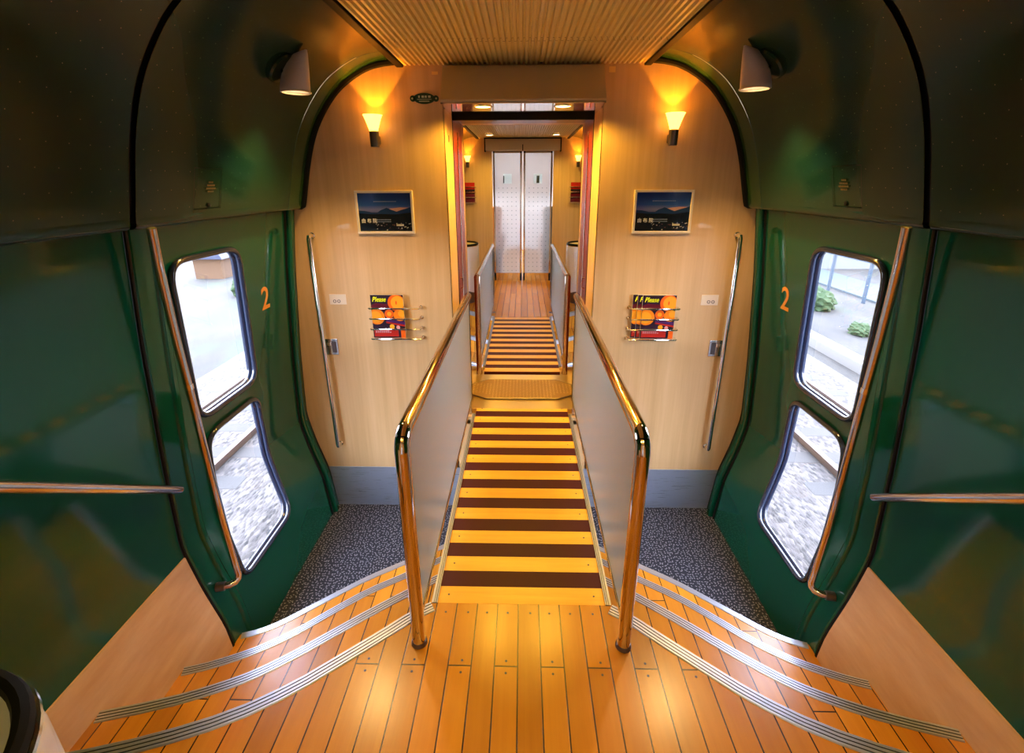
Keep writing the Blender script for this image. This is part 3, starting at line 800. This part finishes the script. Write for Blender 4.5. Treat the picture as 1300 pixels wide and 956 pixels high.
# ------------------------------------------------------------------ saloon walls with frosted sliding doors, at both ends
def saloon(T, near):
    w = MB(T)
    for s in (-1, 1): w.box(min(s*.43, s*1.5), max(s*.43, s*1.5), YB-.03, YB, .4, 2.76)
    w.box(-.43, .43, YB-.03, YB, 2.50, 2.76)
    struct(w.build('wall_saloon' if near else 'wall_saloon_far', 'wood_veneer'))
    hd = thing('door_header', 'tan header box over the frosted sliding doors' if not near else 'tan header box behind the viewer', 'door header', T(0, YB, 2.5))
    MB(T).box(-.51, .51, YB, YB+.12, 2.505, 2.650, .004).build('cover', 'cream_paint', hd)
    q = MB(T)
    q.box(-.525, -.511, YB, YB+.125, 2.49, 2.664); q.box(.511, .525, YB, YB+.125, 2.49, 2.664); q.box(-.525, .525, YB, YB+.125, 2.651, 2.664)
    q.build('black_edge', 'black_rubber', hd)
    MB(T).box(-.006, .006, YB+.118, YB+.123, 2.50, 2.58).build('sensor', 'black_rubber', hd)
    for s in (-1, 1):
        nme = ('left' if s < 0 else 'right')
        d = thing('sliding_door', ('frosted glass sliding door, %s leaf, at the far end of the corridor' % nme) if not near else 'frosted glass sliding door %s leaf behind the viewer' % nme, 'sliding door', T(s*.21, YB, ZL), None)
        a, b = (.012, .415)
        fr = MB(T)
        for (u0, u1, z0, z1) in ((a, a+.024, ZL, 2.50), (b-.022, b, ZL, 2.50), (a, b, ZL, ZL+.115), (a, b, 2.478, 2.50)):
            fr.box(min(s*u0, s*u1), max(s*u0, s*u1), YB-.015, YB+.006, z0, z1)
        fr.build('door_frame', 'steel_rail', d)
        MB(T).box(min(s*(a+.02), s*(b-.02)), max(s*(a+.02), s*(b-.02)), YB-.008, YB-.004, ZL+.11, 2.482).build('frosted_pane', 'frosted_glass', d)
        if not near:
            x_ = s*.215
            MB(T).box(x_-.060, x_+.060, YB-.0035, YB-.002, 2.075, 2.205).build('etched_sign', 'etched', d)
            mk = MB(T); mk.box(x_-.06 if s < 0 else x_-.02, x_-.045 if s < 0 else x_+.02, YB-.002, YB-.0012, 2.08, 2.18); mk.build('sign_mark', 'fence_blue', d)
    # the saloon beyond: floor, windowed walls, an added fill light, a pair of seats
    Yf = YB-3.4
    f = MB(T); f.box(-1.5, 1.5, Yf, YB-.04, ZL-.06, ZL); struct(f.build('floor_saloon', 'floor_boards'))
    c = MB(T); c.box(-1.5, 1.5, Yf, YB-.03, 2.70, 2.76); struct(c.build('ceiling_saloon', 'saloon_wall'))
    e = MB(T); e.box(-1.5, 1.5, Yf-.05, Yf, ZL, 2.76); struct(e.build('wall_saloon_end', 'saloon_wall'))
    for s in (-1, 1):
        w = MB(T); x0, x1 = min(s*1.40, s*1.46), max(s*1.40, s*1.46)
        za, zb = (1.60, 1.85) if near else (1.55, 1.85); w.box(x0, x1, Yf, YB-.03, ZL-.06, za); w.box(x0, x1, Yf, YB-.03, zb, 2.76)  # unseen window openings, narrowed to dim the light on the frosted doors
        for (ya, yb) in ((Yf, Yf+.15), (Yf+1.55, Yf+1.75), (YB-.20, YB-.03)): w.box(x0, x1, ya, yb, za, zb)
        struct(w.build('wall_saloon_side', 'saloon_wall'))
    lm = thing('saloon_fill_light', 'added fill light in the unseen saloon beyond the frosted doors' if not near else 'added fill light in the unseen saloon behind the viewer', 'ceiling light', T(0, YB-1.5, 2.69))
    MB(T).box(-.30, .30, YB-2.9, YB-.35, 2.675, 2.699, .004).build('fill_panel', 'saloon_fill_near' if near else 'saloon_fill', lm)  # glowing panel added out of view to brighten the frosted doors from behind
    if not near:
        for s, lab in ((-1, 'orange seat blurred behind the left frosted door leaf'), (1, 'dark seat blurred behind the right frosted door leaf')):
            st = thing('train_seat', lab, 'seat', T(s*.53, YB-.45, ZL))
            m1, m2 = ('seat_orange', 'seat_dark') if s < 0 else ('seat_dark', 'seat_orange')
            MB(T).box(s*.53-.22, s*.53+.22, YB-.68, YB-.22, ZL+.30, ZL+.44, .05).build('seat_cushion', 'seat_dark', st, smooth=True)
            MB(T).box(s*.53-.22, s*.53+.22, YB-.30, YB-.16, ZL+.40, ZL+1.06, .05).build('backrest', m1, st, smooth=True)
            MB(T).box(s*.53-.20, s*.53+.20, YB-.63, YB-.25, ZL, ZL+.30, .03).build('seat_base', 'seat_dark', st)
            for q in (-1, 1): MB(T).box(s*.53+q*.235-.025, s*.53+q*.235+.025, YB-.66, YB-.25, ZL+.44, ZL+.62, .02).build('armrest', m2, st)
saloon(I_, True)
saloon(FAR, False)

# ------------------------------------------------------------------ fittings on the end walls
sconce(TL, 0, 'glowing glass wall lamp on the near wall, left of the passage', 'wall lamps', 1)
sconce(I_, 0, 'glowing glass wall lamp on the near wall, right of the passage', 'wall lamps', 1)
# the far carriage's lamps hang on its saloon wall, facing this way
SH = lambda x, y, z: (x, y+(MIR-YB)-YE, z+.01)
SHL = lambda x, y, z: (-x, y+(MIR-YB)-YE, z+.01)
sconce(SHL, 0, 'small glowing wall lamp at the corridor end, left of the frosted doors', 'wall lamps', .8)
sconce(SH, 0, 'small glowing wall lamp at the corridor end, right of the frosted doors', 'wall lamps', .8)

mag_rack(TL, .892, .588+.01, 'wall rack of four steel bars on the left of the near wall', 'magazine racks')
mag_rack(I_, .902, .626, 'wall rack of four steel bars on the right of the near wall', 'magazine racks')
magazine(-.885, YE-.036, 'single magazine with orange fruit cover in the left rack')
magazine(.694, YE-.036, 'front magazine with orange fruit cover in the right rack')
magazine(.668, YE-.027, 'second magazine fanned out behind the front one in the right rack')
magazine(.642, YE-.018, 'rearmost magazine fanned out at the left of the right rack')
for T_, sd in ((SHL, 'left'), (SH, 'right')):
    rk = thing('magazine_rack', 'small wire rack at the corridor end, %s of the frosted doors' % sd, 'magazine rack', T_(.78, YE, 1.90), 'magazine racks')
    for z in (2.02, 1.95, 1.88, 1.81):
        MB(T_).tube([(.66, YE, z), (.66, YE-.04, z), (.90, YE-.04, z), (.90, YE, z)], .005, 6).build('bar', 'chrome', rk)
    c = MB(T_); c.mat('mag_red').box(.68, .87, YE-.030, YE-.004, 1.99, 2.08); c.mat('mag_wine').box(.68, .87, YE-.031, YE-.004, 1.815, 1.93); c.mat('mag_navy').box(.68, .87, YE-.0305, YE-.004, 1.93, 1.99)
    tag(c.build('magazine', None), 'red and orange magazine in the far %s rack' % sd, 'magazine')

def poster_frame(x0, x1, label, g):
    root = thing('framed_poster', label, 'poster', ((x0+x1)/2, YE, 1.832), 'dusk mountain posters')
    z0, z1 = 1.832, 2.063; f = MB(); b = .013
    for (a, c_, d, e) in ((x0, x1, z0, z0+b), (x0, x1, z1-b, z1), (x0, x0+b, z0+b, z1-b), (x1-b, x1, z0+b, z1-b)): f.box(a, c_, YE-.016, YE, d, e, .002)
    f.build('frame', 'poster_frame', root)
    X = lambda u: x0+b+u*(x1-x0-2*b); Z = lambda v: z0+b+v*(z1-z0-2*b)
    p = MB(); p.mat('poster_print').box(x0+b, x1-b, YE-.006, YE-.001, z0+b, z1-b)
    def poly(P, m_, lv): p.mat(m_).add([(X(u), YE-.006-.0004*lv, Z(v)) for u, v in P], [tuple(range(len(P)))])
    poly([(.42, .50), (.60, .60), (.80, .63), (1, .62), (1, .50)], 'poster_glow', .6)
    poly([(0, .42), (0, .55), (.12, .54), (.25, .50), (.36, .50), (.42, .56), (.50, .60), (.53, .62), (.57, .60), (.64, .56), (.72, .52), (.80, .56), (.90, .60), (1, .64), (1, .42)], 'poster_hill_blue', 1)
    poly([(0, 0), (0, .48), (.2, .46), (.45, .46), (.7, .45), (1, .50), (1, 0)], 'poster_hill', 2)
    rnd = random.Random(3)
    for i in range(34):
        u = .30+.68*rnd.random(); v = .02+.20*rnd.random(); w = .006+.02*rnd.random()
        poly([(u, v), (min(u+w, .99), v), (min(u+w, .99), v+.015), (u, v+.015)], 'poster_light' if i % 3 else 'poster_roof', 3)
    poly([(.70, .14), (.84, .14), (.84, .19), (.70, .19)], 'poster_light', 3.5)
    for i in range(14): poly([(.30+.031*i, .775), (.318+.031*i, .775), (.318+.031*i, .79), (.30+.031*i, .79)], 'poster_text', 3)
    for i in range(9): poly([(.34+.03*i, .30), (.358+.03*i, .30), (.358+.03*i, .315), (.34+.03*i, .315)], 'poster_text', 3)
    for i in range(9): poly([(.34+.03*i, .25), (.358+.03*i, .25), (.358+.03*i, .262), (.34+.03*i, .262)], 'poster_text', 3)
    p.build('print', None, root)
    text_mesh('由 布 院', .026, 'poster_lettering', 'kanji_white', root, lambda u, v, h: (X(.04)+u*.95, YE-.0095-h, Z(.235)+v))
poster_frame(-.922, -.602, 'framed poster of a mountain at dusk, on the left of the near wall', 1)
poster_frame(.606, .926, 'framed poster of a mountain at dusk, on the right of the near wall', 1)

for s, sd in ((-1, 'left'), (1, 'right')):
    T_ = (lambda s: lambda x, y, z: (s*x, y, z))(s)
    # vertical grab bar on the end wall
    gb = thing('grab_bar', 'long vertical chrome grab bar at the %s edge of the near wall' % sd, 'grab bar', T_(1.19, YE, 1.1), 'grab bars')
    x = 1.190; y = YE-.050
    MB(T_).tube([(x, YE-.004, 1.822), (x, YE-.028, 1.824), (x, y+.006, 1.820), (x, y, 1.806), (x, y, 1.2), (x, y, .50), (x, y+.006, .486), (x, YE-.028, .482), (x, YE-.004, .484)], .0125, 14).build('bar', 'chrome', gb, smooth=True)
    for z in (1.822, .484): MB(T_).lathe([(.0001, -.008), (.017, -.007), (.019, 0)], (x, YE, z), 16, 'y').build('wall_flange', 'chrome', gb, smooth=True)
    # small sign and lock plate
    sp = thing('socket_plate', 'small pale plate with twin holes on the %s of the near wall' % sd, 'plate', T_(1.09, YE, 1.45), 'small wall plates')
    MB(T_).box(1.040, 1.138, YE-.004, YE, 1.421, 1.482, .0015).build('plate', 'white_plate', sp)
    hh = MB(T_)
    for q in (1.083, 1.108): hh.lathe([(.006, -.0055), (.010, -.0055), (.010, -.004), (.006, -.004)], (q, YE, 1.441), 12, 'y')
    hh.build('holes', 'metal_dark', sp)
    lk = thing('lock_plate', 'recessed steel lock plate beside the %s grab bar' % sd, 'lock', T_(1.155, YE, 1.15), 'lock plates')
    MB(T_).box(1.122, 1.200, YE-.006, YE, 1.104, 1.205, .002).build('plate', 'steel_edge', lk)
    MB(T_).box(1.133, 1.160, YE-.008, YE-.0055, 1.118, 1.192).build('recess', 'metal_dark', lk)
    MB(T_).box(1.160, 1.188, YE-.013, YE-.006, 1.165, 1.185, .002).build('bolt_handle', 'chrome', lk)
    # long pole by the door
    pd = [(1.185, 1.507, 1.972), (1.205, 1.525, 1.85), (1.232, 1.556, 1.60), (1.254, 1.588, 1.30), (1.266, 1.604, 1.0), (1.266, 1.608, .75), (1.254, 1.603, .52), (1.248, 1.600, .475)]
    q = [Vector(p) for p in pd]
    e = [(1.249, 1.594, .455), (1.256, 1.580, .446), (1.272, 1.565, .446), (1.30, 1.555, .446), (1.318, 1.552, .447)]
    po = thing('door_pole', 'long polished handrail pole beside the %s exterior door' % sd, 'handrail', T_(1.3, 1.55, .45), 'door poles')
    MB(T_).tube(pd+e, .0145, 14).build('pole', 'pole_steel', po, smooth=True)
    j = [(1.2485, 1.5815, 1.376), (1.2470, 1.5790, 1.398)]
    MB(T_).tube(j, .0162, 14).build('joint_ring', 'chrome', po, smooth=True)
    MB(T_).tube([(1.288, 1.558, .446), (1.322, 1.551, .447)], .019, 14).build('wall_socket', 'metal_dark', po, smooth=True)
    # sloping handrail on the near wall
    hr = thing('wall_handrail', 'polished handrail sloping along the near %s green wall' % sd, 'handrail', T_(1.3, 1.0, 1.2), 'wall handrails')
    pts = []
    for yy in frange(1.486, .30, 12):
        z = .995+(1.486-yy)*.755; pts.append((Wd(z)-.052, yy, z))
    y1 = pts[0]
    MB(T_).tube([(Wd(.99)-.052, 1.493, .990), (Wd(.99)-.052, 1.4915, .991), (Wd(.99)-.052, 1.489, .993)]+pts, [.005, .011, .0145]+[.0155]*len(pts), 12).build('bar', 'pole_steel', hr, smooth=True)
    for yy in (.50,):
        bb = MB(T_); z = .995+(1.486-yy)*.755; bb.tube([(Wd(z)-.052, yy, z-.012), (Wd(z)-.045, yy, z-.04), (Wd(z-.04)+.002, yy, z-.045)], .006, 8).build('bracket', 'metal_dark', hr)
    # access hatch in the cove
    hx = MB(T_)
    def cv(z): return lerp([(p[1], p[0]) for p in reversed(ARCH)], z)+.016-.003
    for (ya, yb, za, zb) in ((1.752, 1.916, 2.157, 2.160), (1.752, 1.916, 2.013, 2.0155), (1.752, 1.7545, 2.0155, 2.157), (1.9135, 1.916, 2.0155, 2.157)):
        zz = frange(za, zb, 6)
        hx.sheet([(cv(z), ya, z) for z in zz], [(cv(z), yb, z) for z in zz])
    ho = struct(hx.build('trim_hatch_'+sd, 'black_rubber'))
    MB(T_).lathe([(.0001, -.003), (.008, -.002), (.009, .003)], (cv(2.025), 1.842, 2.027), 12, 'x').build('hatch_key', 'black_rubber', ho)
    gm = MB(T_)
    for r_, n_ in enumerate((3, 5, 6, 4)):
        for i_ in range(n_):
            z_ = 2.112-.011*r_; ya = 1.822+(6-n_)*.004+.0095*i_
            gm.add([(cv(z_)-.001, ya, z_), (cv(z_)-.001, ya+.007, z_), (cv(z_-.006)-.001, ya+.007, z_-.006), (cv(z_-.006)-.001, ya, z_-.006)], [(0, 1, 2, 3)])
    gm.build('hatch_marks', 'gold_faint', ho)
    # half-round spot lamp on the cove
    base = Vector((.966, 2.10, 2.540)); nrm = Vector((-.72, 0, -.69)).normalized()
    sl = thing('spot_lamp', 'grey half-round spot lamp on the %s green cove' % sd, 'spot lamp', T_(*base), 'cove spot lamps')
    def frame_pts(prof, seg=24):
        u = Vector((0, 1, 0)); w = nrm.cross(u); vs = []; fs = []
        for r, h in prof:
            for k in range(seg):
                a = 2*math.pi*k/seg; vs.append(base+nrm*h+(u*math.cos(a)+w*math.sin(a))*r)
        for i in range(len(prof)-1):
            for k in range(seg): fs.append((i*seg+k, i*seg+(k+1) % seg, (i+1)*seg+(k+1) % seg, (i+1)*seg+k))
        return vs, fs
    MB(T_).add(*frame_pts([(.066, -.03), (.066, .006), (.060, .012), (.0001, .014)])).build('mounting_disc', 'green_dark', sl, smooth=True)
    # shade: upright half shell, domed at the top, open below; flat back towards the cove
    cx, cy, zb, zt = .919, 2.125, 2.456, 2.606
    rr = .056; vs = []; fs = []; rows = 9; seg = 20
    for i in range(rows+1):
        t = i/rows; z = zb+(zt-zb)*t
        k = math.sqrt(max(0, 1-t**1.9))
        for j in range(seg):
            a = 2*math.pi*j/seg
            px = math.cos(a)*rr; py = math.sin(a)*rr
            # the dome leans towards the passage: its top closes on the inner edge
            vs.append((cx-rr+(px+rr)*max(k, .04)+.012*(1-t), cy+py*max(k, .10) - .0*t, z))
    for i in range(rows):
        for j in range(seg): fs.append((i*seg+j, i*seg+(j+1) % seg, (i+1)*seg+(j+1) % seg, (i+1)*seg+j))
    fs.append(tuple(rows*seg+j for j in range(seg)))
    sh = MB(T_).add(vs, fs); so = sh.build('lamp_shade', 'lamp_grey', sl, smooth=True)
    md = so.modifiers.new('thick', 'SOLIDIFY'); md.thickness = .004; md.offset = 0
    MB(T_).tube([(cx+.008+rr*math.cos(a), cy+rr*math.sin(a), zb) for a in [2*math.pi*j/20 for j in range(20)]], .0028, 6, close=True).build('shade_rim', 'lid_cream', sl, smooth=True)
    MB(T_).tube([tuple(base+nrm*.01), (cx+.02, cy, 2.50)], .014, 10).build('arm', 'green_dark', sl, smooth=True)
    MB(T_).lathe([(.0001, 2.482), (.03, 2.482), (.034, 2.492), (.02, 2.51), (.0001, 2.52)], (cx+.004, cy, 0), 16).build('bulb', 'lamp_disc', sl, smooth=True)
    lo = light('lamp_light', 'SPOT', T_(cx+.004, cy, 2.474), P_SPOTLAMP, (1, .62, .22), sl, spot_size=R(110), spot_blend=.6, shadow_soft_size=.03); lo['kind'] = 'helper'

# plaque, stickers
pq = thing('oval_plaque', 'green oval plaque with pale marks above the left poster', 'plaque', (-.508, YE, 2.513))
P = []
for i in range(48):
    a = 2*math.pi*i/48; ca, sa = math.cos(a), math.sin(a); P.append((-.508+.055*ca, 2.513+.026*sa))
MB().prism(P, YE-.006, YE, 'xz').build('plate', 'plaque_green', pq)
for s in (-1, 1):
    MB().lathe([(.0001, -.006), (.014, -.006), (.015, 0)], (-.508+s*.060, YE, 2.513), 16, 'y').build('lug', 'plaque_green', pq)
    MB().lathe([(.0001, -.008), (.004, -.008), (.005, -.006)], (-.508+s*.062, YE, 2.513), 10, 'y').build('screw', 'mark_pale', pq)
mk = MB()
for i, w in enumerate((.010, .016, .012, .016)): mk.box(-.538+.017*i, -.538+.017*i+w*.8, YE-.0072, YE-.006, 2.516, 2.526)
mk.box(-.545, -.470, YE-.0072, YE-.006, 2.508, 2.510); mk.box(-.535, -.482, YE-.0072, YE-.006, 2.498, 2.502)
mk.build('marks', 'mark_pale', pq)
for s, lab in ((-1, 'tiny yellow sticker high on the wall, left of the header box'), (1, 'tiny yellow sticker high on the wall, right of the header box')):
    a, b = sorted((s*.432, s*.464))
    tag(MB().box(a, b, YE-.0012, YE, 2.622 if s < 0 else 2.626, 2.636 if s < 0 else 2.652).build('sticker', 'sticker_yellow'), lab, 'sticker')
tag(MB().tube([(-.4145, 2.84+.013*math.cos(a), 2.335+.018*math.sin(a)) for a in [2*math.pi*j/16 for j in range(16)]], .0015, 5, close=True).build('round_mark', 'metal_dark'), 'small round sign ring on the left passage reveal', 'sign')

# ------------------------------------------------------------------ ceiling downlights over the landings
for T_, near, labs in ((FAR, 0, ('oval downlight in the far ceiling, left of the header', 'oval downlight in the far ceiling, right of the header')), (I_, 1, ('round downlight above the near landing, left', 'round downlight above the near landing, right'))):
    for s, lb in ((-1, labs[0]), (1, labs[1])):
        for yy in ((-.20,) if near else (-.20,)):
            x = s*.42
            dl = thing('downlight', lb, 'ceiling light', T_(x, yy, 2.66), 'ceiling downlights')
            MB(T_).lathe([(.040, 2.664), (.056, 2.655), (.058, 2.664), (.058, 2.672)], (x, yy, 0), 24).build('ring', 'cream_paint', dl, smooth=True)
            MB(T_).lathe([(.0001, 2.658), (.041, 2.659), (.043, 2.668)], (x, yy, 0), 24).build('lens', 'lamp_disc', dl, smooth=True)
            lo = light('lamp_light', 'SPOT', T_(x, yy, 2.652), P_DOWN*(.8 if near else .85), (1, .62, .10), dl, spot_size=R(150), spot_blend=.7, shadow_soft_size=.04); lo['kind'] = 'helper'

# ------------------------------------------------------------------ litter bins
def bin_(T, cx, cy, zt, label, body, lid):
    b = thing('litter_bin', label, 'litter bin', T(cx, cy, ZL), None)
    rnd = random.Random(5); r = .205
    MB(T).lathe([(.0001, ZL+.001), (.185, ZL+.002), (.190, ZL+.02), (.198, zt-.10), (.0001, zt-.11)], (cx, cy, 0), 40).build('body', body, b, smooth=True)
    # bag hanging over the rim, with wrinkles
    vs = []; fs = []; seg = 56; prof = [(.190, zt-.006), (r+.004, zt-.012), (r+.006, zt-.06), (r+.004, zt-.20), (r+.006, zt-.40), (r-.002, zt-.56)]
    for k, (q, h) in enumerate(prof):
        for j in range(seg):
            a = 2*math.pi*j/seg; w = q+.006*math.sin(a*11+k)*min(1, k/4)+.003*math.sin(a*23+2*k)*min(1, k/4)
            vs.append((cx+w*math.cos(a), cy+w*math.sin(a), h+.012*math.sin(a*7)*(k == 5)))
    for i in range(len(prof)-1):
        for j in range(seg): fs.append((i*seg+j, i*seg+(j+1) % seg, (i+1)*seg+(j+1) % seg, (i+1)*seg+j))
    bg_ = MB(T).add(vs, fs).build('bin_bag', 'bag_plastic', b, smooth=True, angle=80)
    MB(T).tube([(cx+.196*math.cos(a), cy+.196*math.sin(a), zt) for a in [2*math.pi*j/48 for j in range(48)]], .013, 8, close=True).build('rim', 'black_rubber', b, smooth=True)
    MB(T).tube([(cx+.208*math.cos(a), cy+.208*math.sin(a), zt-.012) for a in [2*math.pi*j/48 for j in range(48)]], .006, 8, close=True).build('rim_ring', 'chrome', b, smooth=True)
    MB(T).lathe([(.0001, zt-.030), (.10, zt-.022), (.160, zt-.010), (.186, zt-.004)], (cx, cy, 0), 40).build('lid', lid, b, smooth=True)
bin_(TL, .840, .300, 1.395, 'litter bin with black rim and bluish lid at the left of the landing', 'metal_dark', 'bin_blue')
bin_(FL, .74, .50, 1.395, 'black rimmed litter bin with white bag at the corridor end, left', 'metal_dark', 'lid_cream')
bin_(FAR, .74, .50, 1.395, 'black rimmed litter bin with white bag at the corridor end, right', 'metal_dark', 'lid_cream')

# ------------------------------------------------------------------ outside
GZ = -1.0
gr = MB().box(-60, 60, -30, 90, GZ-.40, GZ-.18); g_ = struct(gr.build('ground', 'ground_dry'))
for s, sd in ((-1, 'left'), (1, 'right')):
    T_ = (lambda s: lambda x, y, z: (s*x, y, z))(s)
    bl = MB(T_).prism([(2.2, GZ-.19), (2.6, GZ-.10), (5.4, GZ-.10), (5.75, GZ-.19)], -25, 60, 'xz'); struct(bl.build('ground_ballast_'+sd, 'ballast'))
    tr = thing('railway_track', 'railway track outside the %s door windows' % sd, 'track', T_(4.2, 8, GZ-.1))
    for x in (3.60, 4.69):
        MB(T_).prism([(x-.06, GZ-.15), (x+.06, GZ-.15), (x+.06, GZ-.135), (x+.012, GZ-.115), (x+.012, GZ-.045), (x+.035, GZ-.035), (x+.035, GZ), (x-.035, GZ), (x-.035, GZ-.035), (x-.012, GZ-.045), (x-.012, GZ-.115), (x-.06, GZ-.135)], -25, 60, 'xz').build('rail', 'rail_steel', tr)
    sl = MB(T_)
    yy = -5.0
    while yy < 26: sl.box(3.15, 5.15, yy, yy+.24, GZ-.16, GZ-.096, .01); yy += .62
    so = sl.build('sleepers', 'concrete_dark', tr); so['kind'] = 'stuff'
# right: concrete kerb, road, fence, white building
tag(MB().box(6.02, 6.30, -20, 60, GZ-.2, GZ+.02, .01).build('concrete_kerb', 'concrete'), 'long white concrete kerb beyond the track outside the right door', 'kerb')
struct(MB().box(9.9, 11.5, -20, 70, GZ-.2, GZ-.12).build('ground_road', 'road'))
fe = thing('wire_fence', 'pale blue fence beside the road outside the right window', 'fence', (9.6, 15, GZ-.18))
for k in range(14):
    MB().box(9.55, 9.62, 5+1.6*k, 5.07+1.6*k, GZ-.18, GZ+1.0, .005).build('post', 'fence_blue', fe)
MB().box(9.57, 9.60, 4, 28, GZ+.93, GZ+.97).build('fence_rail', 'fence_blue', fe)
bd = thing('white_building', 'low white building with blue strip beyond the road on the right', 'building', (14, 22, GZ-.18))
MB().box(11.6, 17, 18.5, 26, GZ-.18, 2.6).build('wall', 'building_white', bd)
MB().box(11.53, 11.6, 19.2, 21.2, -.3, .9).build('window', 'building_blue', bd)
MB().box(11.53, 11.6, 22.4, 24.4, -.3, .9).build('window', 'building_blue', bd)
MB().prism([(11.2, 2.6), (17.4, 2.6), (14.3, 4.0)], 18.2, 26.3, 'xz').build('roof', 'roof_grey', bd)
# left: embankment top with cabin and shrubs
bd = thing('blue_shed', 'small shed with dark blue roof seen through the left upper window', 'shed', (-11.3, 17.1, GZ-.18))
MB().box(-11.7, -10.7, 16.4, 17.2, GZ-.18, -.45).build('wall', 'shed_orange', bd)
MB().prism([(-11.9, -.45), (-10.5, -.45), (-10.8, .15), (-11.6, .15)], 16.2, 17.4, 'xz').build('roof', 'building_blue', bd)
def shrub(x, y, r, lab):
    b = bmesh.new(); bmesh.ops.create_icosphere(b, subdivisions=4, radius=1); rnd = random.Random(int(x*10+y))
    ph = [rnd.uniform(0, 6) for _ in range(6)]
    for v in b.verts:
        c = v.co; k = 1+.16*math.sin(5*c.x+ph[0])*math.sin(6*c.y+ph[1])+.10*math.sin(13*c.z+ph[2])*math.sin(12*c.x+ph[3])+rnd.uniform(-.07, .07)
        v.co = Vector((x+c.x*k*r, y+c.y*k*r*1.2, GZ-.18+max(0, .55+c.z*k)*r*.75))
    tag(MB().bm(b).build('shrub', 'shrub_green'), lab, 'shrub')
shrub(-8.3, 14.2, .55, 'small green shrub on the dry slope outside the left window')

shrub(7.9, 12.6, .45, 'green shrub beyond the kerb, farther one outside the right window')
shrub(7.6, 10.2, .22, 'smaller green shrub just beyond the kerb outside the right window')
